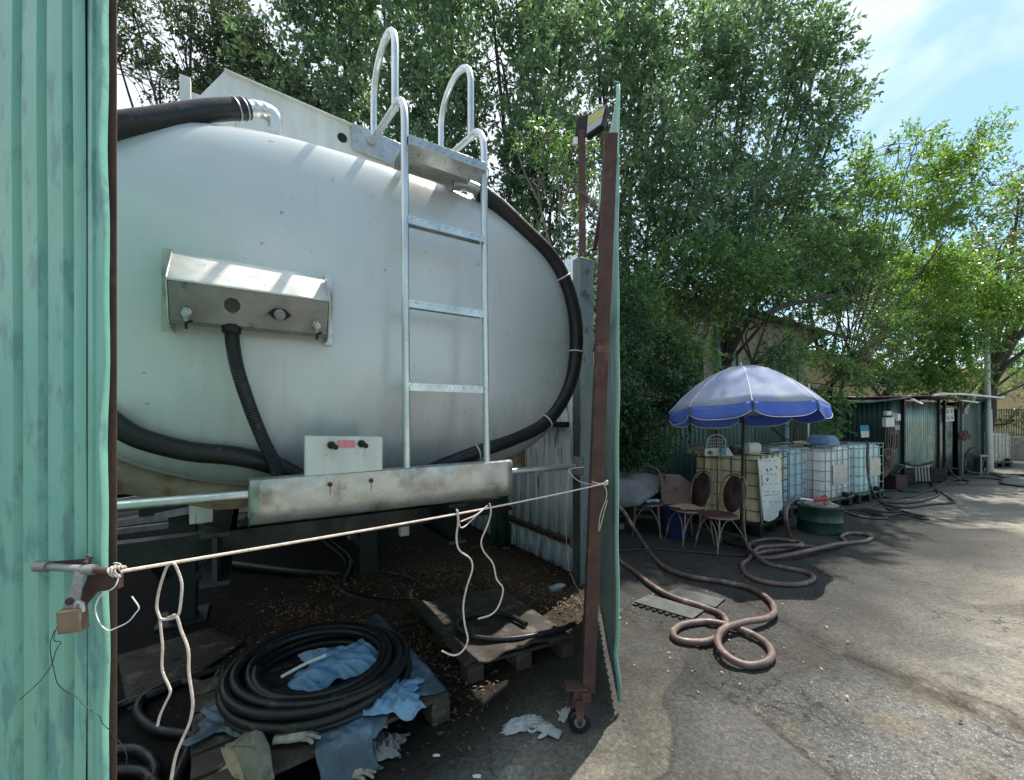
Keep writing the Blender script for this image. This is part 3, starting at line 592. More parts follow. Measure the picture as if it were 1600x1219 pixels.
for k in range(NP):
    a = 2*math.pi*k/NP; vs.append(pan(hx+hr*math.cos(a), ht+hr*1.0*math.sin(a)/.145))
    ca, sa = math.cos(a), math.sin(a); m_ = max(abs(ca), abs(sa)); vs.append(pan(hx+.07*ca/m_, ht+((1-ht) if sa > 0 else ht)*sa/m_))
for k in range(NP): fs.append((2*k, 2*k+1, 2*((k+1) % NP)+1, 2*((k+1) % NP)))
mb.add(vs, fs)
mb.add([pan(vb_s0+.003, 0), pan(hx-.07, 0), pan(hx-.07, 1), pan(vb_s0+.003, 1)], [(0, 1, 2, 3)])
mb.add([pan(hx+.07, 0), pan(vb_s1-.003, 0), pan(vb_s1-.003, 1), pan(hx+.07, 1)], [(0, 1, 2, 3)])
mb.add([pan(vb_s0, 1), pan(vb_s1, 1), T(vb_s1, 2.24, 2.095), T(vb_s0, 2.24, 2.095)], [(0, 1, 2, 3)])
vpan = mb.build('valve_panel', m_boxshade, tanker, solid=.003, smooth=False)
for s_, sg in ((vb_s0, -1), (vb_s1, 1)):
    mb = MB(); mb.prism([T(s_, 2.42, 2.43), T(s_, 2.296, 2.418), T(s_, 2.144, 2.263), T(s_, 2.20, 2.085), T(s_, 2.25, 2.075), T(s_, 2.42, 2.075)], D*(.005*sg))
    mb.box(T(s_+sg*.02, 2.31, 2.25), (.04, .006, .36), YARD); mb.build('box_side', m_tray, tanker, bevel=.001)
mb = MB(); mb.box(T(.0, 2.40, 2.23), (.6, .01, .34), YARD); mb.build('box_shade_back', m_black, tanker)  # back painted black to stand for shade inside the port
# fittings on the panel
pn = (T(0, cb, zb_)-T(0, ct, zt)).normalized(); outn = D.cross(pn).normalized()
if outn.dot(-N) < 0: outn = -outn
AX = basis(D, pn, outn)
def valve(px, py, nm):
    p = TP(px, py, 2.17); mb = MB()
    mb.lathe([(.017, -.02), (.017, .006), (.011, .008), (.011, .03), (.015, .032), (.015, .05), (.010, .052), (.010, .062)], p, 14, AX)
    mb.tube([p+outn*.04+pn*-.022, p+outn*.04+pn*.02, p+outn*.034+pn*.046], [.009, .010, .007], 10)
    v_ = mb.build('tap', m_steel, vpan)
    mb = MB(); mb.tube([p+outn*.045+pn*.035, p+outn*.044+pn*.062], .0055, 8); mb.tube([p+outn*.045+pn*.038, p+outn*.035+D*.02+pn*.03], .006, 6); mb.build('tap_handle', m_black, v_)
valve(292, 487, 0); valve(494, 507, 0)
mb = MB(); p = TP(437, 491, 2.172)
hexp = [(-.047, 0), (-.02, -.024), (.02, -.024), (.047, 0), (.02, .024), (-.02, .024)]
mb.prism([p+D*a+pn*b for a, b in hexp], outn*.008); mb.build('coupler_flange', m_black, vpan)
mb = MB(); mb.lathe([(.024, .008), (.024, .03), (.019, .036), (.019, .04), (.001, .041)], p, 20, AX); mb.build('coupler', m_boxshade, vpan)
# hose below the valve box
mb = MB(); hp = smoothpath([TP(362, 508, 2.22), TP(364, 540, 2.22), TP(372, 580, 2.24), TP(390, 635, 2.26), TP(410, 685, 2.28), TP(428, 722, 2.29), TP(436, 750, 2.30)], 8)
rr = [.0285+(.0012 if i % 2 else -.0012) for i in range(len(hp)*3)]
hp3 = smoothpath(hp, 3); rr = [.0285+(.0011 if i % 2 else -.0011) for i in range(len(hp3))]
mb.tube(hp3, rr, 16); mb.build('corrugated_hose', m_rubber, tanker)
mb = MB(); mb.lathe([(.030, .0), (.037, .004), (.037, .030), (.030, .036)], TP(362, 522, 2.22)-Vector((0, 0, .0)), 18); mb.build('hose_collar', m_black, tanker)
# hose round the rim
rim_px = [(706, 287, 2.42), (738, 293, 2.42), (775, 318, 2.43), (820, 360, 2.43), (860, 400, 2.43), (885, 445, 2.43), (899, 500, 2.43), (900, 550, 2.43), (892, 595, 2.43), (873, 635, 2.43), (845, 665, 2.43), (800, 686, 2.43), (750, 704, 2.42), (700, 724, 2.42), (650, 745, 2.42), (560, 765, 2.40), (480, 752, 2.38), (430, 728, 2.37), (370, 713, 2.37), (300, 706, 2.37), (240, 692, 2.37), (200, 676, 2.37), (150, 640, 2.37)]
pts = smoothpath([TP(x, y, c) for x, y, c in rim_px], 8)
mb = MB(); k0 = 10
mb.tube(pts[k0:], [.044+.010*min(1, max(0, (len(pts)-i-1)/len(pts))) for i in range(k0, len(pts))], 16); rimhose = mb.build('perimeter_hose', m_rubber, tanker)
mb = MB(); mb.tube(pts[:k0+3], [.036+.003*(i % 2) for i in range(k0+3)], 16); mb.tube([TP(706, 287, 2.42), TP(700, 288, 2.50), TP(698, 300, 2.62)], .038, 14); mb.build('steel_elbow', m_steel, tanker)
for px in ((880, 433), (901, 552), (852, 657), (740, 707)):
    j = min(range(len(pts)-1), key=lambda i: (TP(px[0], px[1], 2.43)-pts[i]).length); t = (pts[j+1]-pts[j-1]).normalized()
    x = t.cross(N).normalized(); y = t.cross(x); mb = MB(); mb.tube([pts[j]+x*math.cos(a)*.057+y*math.sin(a)*.057 for a in np.linspace(0, 2*math.pi, 20, endpoint=False)], .0055, 6, closed=True)
    mb.tube([pts[j]+x*.057-y*.01, pts[j]+x*.085-y*.03], .003, 5); mb.build('cable_tie', m_tie, rimhose)
# hose on top left
mb = MB(); tp_ = smoothpath([TP(130, 215, 2.42), TP(183, 196, 2.42), TP(240, 187, 2.45), TP(310, 175, 2.5), TP(350, 171, 2.53), TP(386, 170, 2.56)], 8)
mb.tube(tp_, .050, 18); mb.build('filler_hose', m_rubber, tanker)
mb = MB(); ep = smoothpath([TP(386, 170, 2.56), TP(404, 171, 2.58), TP(420, 176, 2.60), TP(428, 186, 2.61), TP(428, 205, 2.62)], 6)
mb.tube(ep, [.040+.002*(1 if i % 4 < 2 and i < 10 else 0) for i in range(len(ep))], 16); mb.build('filler_elbow', m_alu, tanker)
mb = MB(); q = (tp_[-1]-tp_[-3]).normalized(); x = q.cross(N).normalized(); y = q.cross(x)
for off in (-.02, -.06): mb.tube([tp_[-1]+q*off+(x*math.cos(a)+y*math.sin(a))*.0525 for a in np.linspace(0, 2*math.pi, 24, endpoint=False)], .004, 6, closed=True)
mb.build('hose_clamp', m_steel, tanker)
# saddle skirt under the tank
mb = MB(); n_ = 40; top = []; bot = []
for k in range(n_+1):
    s_ = -.95+(1.72+.95)*k/n_; u = (s_-SC)/SA; u = max(-.999, min(.999, u))
    zt = ZC-ZB*(1-abs(u)**EXN)**(1/EXN)+.02
    zb2 = min(zt-.02, 1.235+.30*max(0, abs(s_-SC)-.78)*1.1) ; zb2 = max(zb2, 1.235)
    top.append(T(s_, RIM+.06, zt)); bot.append(T(s_, RIM+.06, zb2))
mb.grid([top, bot]); mb.grid([bot, [p+N*.12 for p in bot]]); mb.build('tank_saddle', m_rustskirt, tanker, solid=.008)
# chassis below
for s_ in (-.15, 1.15):
    mb = MB(); mb.box(T(s_, 5.6, 1.12), (.12, 6.2, .02), YARD); mb.box(T(s_, 5.6, 1.0), (.02, 6.2, .24), YARD); mb.box(T(s_, 5.6, .88), (.12, 6.2, .02), YARD); mb.build('chassis_rail', m_darkgreen, tanker)
for c in (3.0, 4.4, 6.2, 8.0):
    mb = MB(); mb.box(T(.5, c, .97), (2.5, .09, .12), YARD); mb.build('cross_member', m_darkgreen if c > 3.5 else m_darkgreen, tanker)
for s_, c in ((-.48, 4.45), (1.02, 4.45), (-.48, 7.5), (1.02, 7.5)):
    mb = MB(); mb.box(T(s_, c, .46), (.18, .16, .90), YARD); mb.box(T(s_, c, .012), (.34, .34, .024), YARD); mb.build('support_leg', m_darkgreen, tanker, bevel=.004)
for a, b in (((-.40, 4.4, .35), (.1, 4.4, .92)), ((1.0, 4.4, .35), (.55, 4.4, .92)), ((-.6, 4.4, .4), (-.48, 3.1, .92)), ((-.95, 4.4, .55), (-1.5, 4.4, .9))):
    mb = MB(); mb.beam(T(*a), T(*b), .07, .05); mb.build('brace', m_darkgreen, tanker)
for a, b in (((-2.2, 5.6, .55), (1.8, 5.6, .60)), ((-2.2, 5.0, .62), (-.2, 4.2, .98)), ((-2.4, 5.2, .80), (-.4, 4.6, 1.05)), ((-2.2, 6.2, .88), (2.0, 6.2, .88))):
    mb = MB(); mb.beam(T(*a), T(*b), .05, .055); mb.build('frame_strut', m_steel_dark, tanker)
mb = MB(); mb.box(TP(315, 797, 2.75), (.10, .05, .13), YARD); mb.build('mounting_pad', m_white, tanker, bevel=.003)
mb = MB(); mb.box(TP(631, 812, 3.3), (.07, .06, .25), YARD); mb.build('mounting_pad', m_white, tanker, bevel=.003)

# ------------------------------------------------------------------ gates
def corrugated(mb, A, B, z0, z1, pitch, depth, nrm, flat=.55, nz=2, wob=0, off=0, z0b=None, z1b=None):
    A = Vector(A); B = Vector(B); d = B-A; Ls = d.length; d.normalize(); nrm = Vector(nrm); xs = [0.0]; hs = [0.0]
    x = 0; sl = pitch*.14; f = pitch*flat; g = pitch-f-2*sl
    pr = []
    x = -off
    while x < Ls:
        pr += [(x, 0), (x+f, 0), (x+f+sl, 1), (x+f+sl+g, 1)]; x += pitch
    pr = [(min(max(a, 0), Ls), h) for a, h in pr if -pitch < a < Ls+pitch*.2]
    rows = []
    for k in range(nz+1):
        t = k/nz; row = []
        for a, h in pr:
            u = a/Ls; zz0 = z0 if z0b is None else z0+(z0b-z0)*u; zz1 = z1 if z1b is None else z1+(z1b-z1)*u
            z = zz0+(zz1-zz0)*t
            wv = wob*(math.sin(z*3.1+a*4)+.6*math.sin(z*7.7+a*11+1))
            row.append(Vector((A.x, A.y, 0))+d*a+nrm*(-h*depth+wv)+Vector((0, 0, z)))
        rows.append(row)
    mb.grid(rows); return mb
lg = thing('left_gate', 'pale green corrugated metal gate with a slide bolt, filling the left edge', 'gate', (-.9, .85, 0))
lg.name = 'corrugated_gate'
gd = Vector((-.985, .173, 0)); gn = Vector((-.173, -.985, 0))
ge = P(162, 652, .80); ge.z = 0
def wavyedge(mb):
    rows = []
    for k in range(61):
        z = .05+3.1*k/60; w_ = .0018*math.sin(z*9)+.0013*math.sin(z*23+1); ed = .0125 if z > .8 else .0085+.002*math.sin(z*31)
        b0 = ge+Vector((0, 0, z))
        rows.append([b0+gd*.042+gn*-.010, b0+gd*.040+gn*-.002, b0+gd*.026+gn*(.001+w_*.3), b0+gd*(.024)+gn*-.003, b0+gd*.006+gn*(-.0015), b0+gd*(-.002+w_)+gn*(.004+w_), b0+gd*(-.0055+w_*1.3)+gn*(-.005)])
    mb.grid(rows)
mb = MB(); corrugated(mb, ge+gd*.042, ge+gd*1.3, .05, 3.15, .0635, .0155, gn, .58, 40, .0012, .008); mb.build('corrugated_panel', m_gate, lg, solid=.0012)
mb = MB(); wavyedge(mb); mb.build('edge_flashing', m_gate, lg, solid=.0012)
mb = MB(); fp = ge+gd*-.0028+gn*-.034; 
fa = P(183, 652, .822); fa.z = .02; fb = P(118, 652, .832); fb.z = .02; mb.prism([fa, fb, fb+Vector((-.03, .03, 0)), fa+Vector((-.030, .028, 0))], (0, 0, 3.3)); mb.build('gate_frame', m_rustlight, lg, bevel=.002)
# slide bolt
YB = .765
mb = MB(); mb.tube([P(63, 885, YB), P(80, 886, YB), P(130, 889, YB), P(150, 890, YB)], .0068, 12); mb.lathe([(.010, -.011), (.010, .011)], P(67, 885, YB), 12, basis((0, 0, 1), (0, 1, 0), (1, 0, 0)))
mb.lathe([(.0095, -.009), (.0095, .009)], P(141, 890, YB), 12, basis((0, 0, 1), (0, 1, 0), (1, 0, 0))); bolt = mb.build('slide_bolt', m_steel_dark, lg)
mb = MB(); mb.tube([P(146, 890, YB), P(170, 893, YB), P(186, 894, YB)], .0058, 12); mb.build('bolt_tip', m_rust, bolt)
mb = MB(); mb.prism([P(80, 878, .785), P(130, 874, .785), P(132, 888, .785), P(80, 890, .785)], (0, .004, 0)); mb.build('bolt_plate', m_rust, lg)
mb = MB(); mb.prism([P(140, 892, .775), P(184, 892, .775), P(184, 921, .775), P(146, 926, .775), P(126, 950, .775), P(122, 935, .775)], (0, .012, 0)); mb.build('rusty_bracket', m_rust, lg, bevel=.001)
mb = MB(); mb.tube([P(140, 881, .77), P(142, 870, .77), P(136, 868, .77)], .003, 6); mb.lathe([(.006, 0), (.006, .006)], P(137, 880, .775), 6, basis((1, 0, 0), (0, 0, 1), (0, -1, 0))); mb.build('bracket_nut', m_rust, lg)
mb = MB(); mb.prism([P(116, 893, .757), P(131, 896, .757), P(124, 940, .75), P(112, 963, .748), P(94, 972, .748), P(99, 945, .75), P(110, 918, .754)], (0, .0025, 0)); hasp = mb.build('hasp', m_steel_dark, lg, bevel=.0006)
mb = MB(); mb.lathe([(.007, 0), (.006, .002)], P(108, 940, .7495), 10, basis((1, 0, 0), (0, 0, 1), (0, -1, 0))); mb.build('hasp_rivet', m_rust, hasp)
pl = thing('padlock', 'worn brass padlock hanging from the hasp of the pale green gate', 'padlock', P(113, 990, .75))
mb = MB(); c0 = P(114, 968, .748); mb.box(c0, (.038, .020, .042), Matrix.Rotation(rad(-4), 3, 'Y') @ rotz(rad(8))); mb.build('lock_body', mat('worn brass', (.30, .235, .16), (.22, .17, .12), .5, .6, 20, c3=(.12, .1, .08), c3pos=.6, bump=.2), pl, bevel=.003)
mb = MB(); mb.tube([P(119, 955, .748), P(119, 945, .748), P(123, 940, .748), P(128, 943, .748), P(130, 956, .748)], .0035, 8); mb.build('shackle', m_steel, pl)
# wires on the gate
def line(name, pts, r, m_, label, cat, k=4, n=6, group=None):
    mb = MB(); mb.tube(smoothpath(pts, k), r, n); return mb.build(name, m_, None, label, cat, group)
line('wire', [P(186, 897, .76), P(183, 910, .755), P(176, 920, .75), P(158, 930, .75), P(149, 950, .748), P(155, 972, .745), P(168, 985, .74), P(180, 982, .74), P(200, 972, .73), P(212, 958, .73), P(217, 949, .73), P(206, 932, .73)], .0011, m_tie, 'stiff white wire end curling off the bolt of the pale green gate', 'wire')
line('wire', [P(106, 954, .75), P(91, 975, .755), P(84, 1000, .76), P(96, 1003, .76), P(88, 1015, .76), P(80, 1040, .76), P(62, 1065, .76), P(30, 1094, .76)], .0007, m_wire, 'thin black wire below the padlock, end reaching lower left', 'wire', 3)
line('wire', [P(85, 985, .76), P(78, 1010, .76), P(84, 1045, .76), P(90, 1068, .76), P(105, 1082, .76), P(118, 1088, .76), P(135, 1105, .75), P(155, 1118, .75), P(160, 1130, .75), P(180, 1150, .75), P(198, 1180, .75), P(193, 1207, .75)], .0007, m_wire, 'thin black wire below the padlock, end reaching right past the gate edge', 'wire', 3)

rg = thing('corrugated_gate', 'tall green corrugated metal gate swung open edge on, with a rusty post and caster wheel', 'gate', (.6, 2.5, 0))
A = Vector((.611, 2.405, 0)); B = Vector((.765, 3.70, 0)); gd2 = (B-A).normalized(); gn2 = Vector((gd2.y, -gd2.x, 0))
mb = MB(); corrugated(mb, A, B, .075, 3.62, .075, .009, -gn2, .55, 30, .0025, .01)
mb.build('corrugated_panel', m_gateback, rg, solid=.0016)
mb = MB(); rows = []
for k in range(40):
    z = .06+3.56*k/39; wv = .003*math.sin(z*4)+.002*math.sin(z*11)+(.012*math.sin(z*14)*(1 if z < .35 else 0))
    b0 = A+Vector((0, 0, z))+gn2*(wv+.004); rows.append([b0-gd2*.004+gn2*-.018, b0-gd2*.010+gn2*.0, b0-gd2*.002+gn2*.004, b0+gd2*.02+gn2*.004])
mb.grid(rows); mb.build('edge_flashing', m_gate_edge, rg, solid=.0015)
pb = P(918, 1080, 2.29); pt = P(955, 212, 2.29)
mb = MB(); 
mb.prism([pb+Vector((-.035, -.03, 0)), pb+Vector((.035, -.03, 0)), pb+Vector((.035, .03, 0)), pb+Vector((-.035, .03, 0))], (pt-pb)+Vector((-.004, 0, 0))); post = mb.build('gate_post', m_rust, rg, bevel=.003)
for z in (.35, 1.2, 2.3, 3.2):
    t_ = (z-pb.z)/(pt.z-pb.z); q = pb.lerp(pt, t_); mb = MB(); mb.beam(q+Vector((.02, .03, 0)), Vector((B.x-.03, B.y, z)), .035, .035); mb.build('gate_rail', m_rust, rg)
mb = MB(); cp = G(905, 1140); 
bx_ = P(905, 1088, 2.27)
mb.box(bx_, (.085, .07, .10), Matrix.Rotation(rad(12), 3, 'Y')); mb.box(bx_+Vector((.03, -.03, .02)), (.05, .04, .05))
mb.box(bx_+Vector((-.02, 0, .055)), (.12, .08, .012)); mb.build('caster_housing', m_rust, rg, bevel=.003)
wc = P(905, 1116, 2.25); wc.z = .063
mb = MB(); 
for sy in (-.028, .028): mb.prism([wc+Vector((-.03, sy, .12)), wc+Vector((.035, sy, .12)), wc+Vector((.012, sy, -.008)), wc+Vector((-.012, sy, -.008))], (0, .004, 0))
mb.lathe([(.008, -.04), (.008, .04)], wc, 10, basis((1, 0, 0), (0, 0, 1), (0, -1, 0))); fork = mb.build('caster_fork', m_rust, rg)
mb = MB(); mb.lathe([(.036, -.02), (.052, -.021), (.060, -.016), (.0625, -.006), (.0625, .006), (.060, .016), (.052, .021), (.036, .02)], wc, 32, basis((1, 0, 0), (0, 0, 1), (0, -1, 0))); wh = mb.build('wheel', m_rubber, rg)
mb = MB(); mb.lathe([(.015, -.024), (.034, -.019), (.034, .019), (.015, .024)], wc, 24, basis((1, 0, 0), (0, 0, 1), (0, -1, 0))); mb.build('wheel_hub', m_steel_dark, wh)

# rope across the opening
RA = P(188, 893, .765); RB = P(944, 756, 2.245)
def ropept(px):
    u = (px-CX)/F; d = RB-RA; t = (RA.x-u*RA.y)/(u*d.y-d.x); return RA+d*t
rope = thing('rope', 'taut cream rope strung from the gate bolt to the rusty gate post', 'rope', RA)
mb = MB()
pts = [RA.lerp(RB, k/60)+Vector((0, 0, -.012*math.sin(math.pi*k/60))) for k in range(61)]; mb.tube(pts, .0034, 8); mb.build('rope_line', m_rope, rope)
mb = MB()
for k in range(3): 
    c_ = RB+Vector((0, 0, .004*k)); mb.tube([c_+Vector((.047*math.cos(a)-.02, .045*math.sin(a)+.04, .006*math.sin(2*a+k))) for a in np.linspace(0, 2*math.pi, 20, endpoint=False)], .003, 6, closed=True)
mb.tube(smoothpath([RB, P(948, 775, 2.23), P(938, 805, 2.23), P(936, 830, 2.23), P(944, 800, 2.22), P(949, 782, 2.22)], 4), .002, 6)
mb.tube(smoothpath([RB, P(925, 757, 2.23), P(905, 752, 2.2), P(893, 742, 2.2), P(890, 733, 2.2), P(912, 730, 2.25)], 4), .0018, 6)
mb.build('post_knot', m_rope, rope)
mb = MB()
for k in range(3):
    c_ = RA+Vector((-.006*k, 0, 0)); mb.tube([c_+Vector((.004*math.sin(a*2), .009*math.cos(a), .009*math.sin(a))) for a in np.linspace(0, 2*math.pi, 14, endpoint=False)], .0018, 6, closed=True)
mb.tube(smoothpath([RA, P(183, 884, .76), P(178, 880, .76), P(187, 881, .76), P(192, 888, .76)], 3), .0012, 5); mb.build('bolt_knot', m_rope, rope)
y1 = ropept(270).y
line('twine', [P(250, 966, y1), P(245, 950, y1), P(247, 930, y1), P(252, 910, y1), P(259, 890, y1), P(265, 881, y1-.006), P(272, 881, y1-.006), P(278, 892, y1), P(284, 912, y1), P(283, 935, y1), P(279, 960, y1), P(270, 966, y1), P(258, 968, y1), P(250, 967, y1)], .0025, m_rope, 'twine tied in a narrow loop over the left end of the taut rope', 'twine', 4, 8)
line('twine', [P(250, 968, y1), P(252, 990, y1), P(254, 1010, y1), P(253, 1040, y1), P(256, 1055, y1), P(264, 1072, y1), P(266, 1083, y1), P(258, 1100, y1), P(250, 1118, y1), P(246, 1134, y1)], .0023, m_rope, 'shorter twine tail hanging from the loop at the left of the rope', 'twine', 4, 8)
line('twine', [P(262, 966, y1), P(275, 962, y1-.005), P(283, 985, y1), P(294, 1015, y1), P(295, 1050, y1), P(300, 1085, y1), P(301, 1105, y1), P(296, 1130, y1), P(285, 1155, y1), P(275, 1180, y1), P(268, 1215, y1), P(262, 1260, y1)], .0027, m_rope, 'longest twine tail hanging from the loop at the left, reaching the bottom', 'twine', 4, 8)
y2 = ropept(716).y; y3 = ropept(765).y
line('twine', [ropept(714)+Vector((0, -.004, .004)), P(716, 815, y2), P(713, 840, y2), P(718, 860, y2), P(735, 873, y2), P(738, 890, y2), P(730, 915, y2), P(724, 945, y2), P(726, 975, y2), P(731, 1000, y2), P(722, 1018, y2), P(708, 1024, y2), P(690, 1017, y2)], .003, m_rope, 'pale twine hanging from the middle of the rope, lower end hooked left', 'twine', 4, 8)
line('twine', [ropept(765)+Vector((0, -.004, .006)), P(767, 800, y3), P(762, 820, y3), P(752, 845, y3), P(756, 862, y3), P(770, 880, y3), P(776, 905, y3), P(786, 920, y3), P(780, 945, y3), P(768, 960, y3), P(747, 967, y3)], .003, m_rope, 'shorter wavy pale twine hanging from the rope, nearer the rusty post', 'twine', 4, 8)
line('twine', [ropept(716)+Vector((0, -.005, 0)), P(718, 820, y2), P(724, 824, y2), P(740, 810, (y2+y3)/2), ropept(762)+Vector((0, -.006, 0)), P(745, 804, (y2+y3)/2), P(720, 815, y2)], .0022, m_rope, 'small slack bow of twine joining the two knots at the middle of the rope', 'twine', 4, 8)
line('cord', [P(890, 733, 2.3), P(884, 800, 2.5), P(887, 870, 2.6), P(895, 905, 2.6), P(918, 945, 2.4)], .001, m_rope, 'very thin cord sagging from the guard bar end to the gate post', 'cord', 6, 6)
# ------------------------------------------------------------------ yard enclosure
WA = Vector((.74, 4.28, 0)); WB = WA+N*8.5
mb = MB(); corrugated(mb, WA+N*.10, WB, .30, 3.42, .19, .03, -D, .6, 6, .004)
yw = thing('corrugated_wall', 'stained blue grey corrugated sheet wall behind the right side of the tank', 'wall', WA)
mb.build('sheet_cladding', m_wallgrey, yw, solid=.002)
mb = MB(); corrugated(mb, WA+N*.10+D*.035, WB+D*.035, .0, .42, .19, .03, -D, .6, 2, .004); mb.build('lower_sheet', m_wallgrey, yw, solid=.002)
mb = MB(); mb.box(WA+N*4.3-D*.05+Vector((0, 0, .38)), (.05, 8.2, .05), YARD); mb.build('bottom_rail', m_rust, yw)
mb = MB(); mb.box(WA+N*4.3-D*.05+Vector((0, 0, 1.62)), (.05, 8.2, .06), YARD); mb.build('middle_rail', m_black, yw)
mb = MB(); mb.box(WA+Vector((-.02, 0, 1.66)), (.15, .12, 3.32), YARD); mb.box(WA+Vector((-.02, 0, 1.66))-N*.07-D*.0, (.18, .012, 3.3), YARD); mb.build('column', m_col, None, 'dark grey steel column at the front end of the sheet wall, beside the open gate', 'column', bevel=.004)
# back and left yard walls, added to darken the space under the tank
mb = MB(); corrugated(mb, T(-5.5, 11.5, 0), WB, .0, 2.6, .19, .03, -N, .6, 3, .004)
bw = thing('corrugated_wall', 'dark sheet wall added to darken the far end of the tank yard, hidden low behind the trailer', 'wall', T(-1, 11.5, 0)); mb.build('sheet_cladding', m_wallgreen, bw, solid=.002)
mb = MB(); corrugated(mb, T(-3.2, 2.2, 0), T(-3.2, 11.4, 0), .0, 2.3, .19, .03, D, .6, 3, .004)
bw = thing('corrugated_wall', 'dark sheet wall added low at the left to darken beneath the tank', 'wall', T(-3.2, 6, 0)); mb.build('sheet_cladding', m_wallgreen, bw, solid=.002)

# ------------------------------------------------------------------ flood light
fl = thing('flood_light', 'black flood light with yellow led panel on a rusty brown post above the wall', 'flood light', (.78, 4.75, 0))
FY = 4.6
mb = MB(); b0 = P(912, 405, FY); b0.z = 0; t0_ = P(909, 205, FY)
mb.prism([b0+Vector((-.035, -.03, 0)), b0+Vector((.035, -.03, 0)), b0+Vector((.035, .03, 0)), b0+Vector((-.035, .03, 0))], t0_-b0); mb.build('lamp_post', m_rust, fl, bevel=.003)
hx_ = (P(946, 166, FY-.10)-P(914, 195, FY+.05)).normalized(); up_ = Vector((.25, .75, .5)); hy = hx_.cross(up_).normalized(); hz_ = hx_.cross(hy)
c0 = (P(915, 205, FY)+P(946, 178, FY-.08))/2
quad = [P(918, 181, FY), P(949, 163, FY-.16), P(941, 195, FY-.20), P(915, 213, FY-.05)]
nq = (quad[1]-quad[0]).cross(quad[3]-quad[0]).normalized()
if nq.y > 0: nq = -nq
mb = MB(); mb.prism(quad, -nq*.07); mb.prism([P(902, 184, FY+.02), P(919, 178, FY), P(916, 214, FY-.03), P(899, 212, FY+.02)], (0, .08, 0)); lampb = mb.build('lamp_housing', m_black, fl, bevel=.004)
cc_ = sum(quad, Vector())/4; q2 = [cc_+(p-cc_)*.86+nq*.003 for p in quad]
mb = MB(); mb.prism(q2, nq*.003); gl_ = mb.build('lamp_glass', m_glass, lampb)
q3 = [q2[0].lerp(q2[3], .08), q2[1].lerp(q2[2], .08), q2[1].lerp(q2[2], .55), q2[0].lerp(q2[3], .55)]
mb = MB(); mb.prism([p+nq*.0045 for p in q3], nq*.003); mb.build('led_panel', m_yellow, lampb)
mb = MB(); mb.box(P(899, 221, FY), (.05, .04, .08)); mb.build('sensor', m_white, fl, bevel=.004)
mb = MB(); mb.box(P(938, 166, FY-.05), (.05, .02, .03)); mb.build('bracket_plate', m_white, fl)

# ------------------------------------------------------------------ pallets and clutter in the gateway
def pallet(name, A, dx, dy, L_, W_, label, top=.145, nb=6, m_=m_wood):
    A = Vector(A); dx = Vector(dx).normalized(); dy = Vector(dy).normalized(); M_ = basis(dx, dy, (0, 0, 1))
    t = thing(name, label, 'pallet', A+dx*L_/2+dy*W_/2)
    mb = MB()
    for k in range(nb):
        w_ = W_/nb*.86; y = (k+.5)*W_/nb; j = R.uniform(-.006, .006)
        mb.box(A+dx*(L_/2+j)+dy*y+Vector((0, 0, top-.011)), (L_, w_, .022), M_)
    mb.build('deck', m_, t, bevel=.002)
    for k in range(3):
        x = (.05, L_/2, L_-.05)[k]
        for q in range(3):
            y = (.06, W_/2, W_-.06)[q]
            mb = MB(); mb.box(A+dx*x+dy*y+Vector((0, 0, .068)), (.11, .12, .088), M_); mb.build('block', m_, t, bevel=.003)
        mb = MB(); mb.box(A+dx*x+dy*W_/2+Vector((0, 0, .0115+.112-.003+.0)), (.10, W_*.99, .016), M_); mb.build('stringer', m_, t, bevel=.002)
        mb = MB(); mb.box(A+dx*x+dy*W_/2+Vector((0, 0, .0115)), (.11, W_, .022), M_); mb.build('bottom_board', m_, t, bevel=.002)
    return t
A1 = G(702, 1085, .145); A1.z = 0
dirF = Vector((-.80, -.60, 0)); dirS = Vector((-.60, .80, 0))
pallet('pallet', A1, dirF, dirS, 1.15, 1.0, 'weathered wooden pallet under the thick black hose coil')
A2 = G(732, 1040, .13); A2.z = 0
dF2 = Vector((.903, .43, 0)); dS2 = Vector((-.55, .84, 0)).normalized()
pallet('pallet', A2, dF2, dS2, .80, 1.0, 'dark dirty pallet under a warped board, behind the black hose coil', .125)
# warped board on the second pallet
def sheetgrid(A, dx, dy, L_, W_, zf, nx=24, ny=24, jit=.0, seed=1):
    rr_ = random.Random(seed); rows = []
    for i in range(ny+1):
        row = []
        for j in range(nx+1):
            u = j/nx; v = i/ny; p = Vector(A)+dx*(L_*u)+dy*(W_*v); e = min(u, 1-u, v, 1-v)
            jx = (rr_.uniform(-1, 1)*jit if e < .02 else 0)
            row.append(p+Vector((jx, jx, zf(u, v))))
        rows.append(row)
    return rows
mb = MB(); mb.grid(sheetgrid(A2+dF2*-.03+dS2*-.02, dF2, dS2, .80, 1.02, lambda u, v: .14+.035*math.exp(-((u-.55)/.22)**2)*math.exp(-(v/.12)**2)+.05*math.exp(-(u/.1)**2)*v+.006*math.sin(u*19+v*7)+.012*math.exp(-(v/.06)**2)*math.sin(u*23), jit=.012)); mb.build('board', m_felt, None, 'warped dirty brown board lying on the rear pallet', 'board', solid=.010)
line('hose', [G(x, y, .175) for x, y in [(898, 975), (878, 983), (850, 990), (800, 998), (750, 997), (722, 988), (716, 975), (735, 963), (770, 958), (800, 964), (822, 976)]], .020, m_rubber, 'short loop of black hose lying on the warped board of the rear pallet', 'hose', 6, 12)

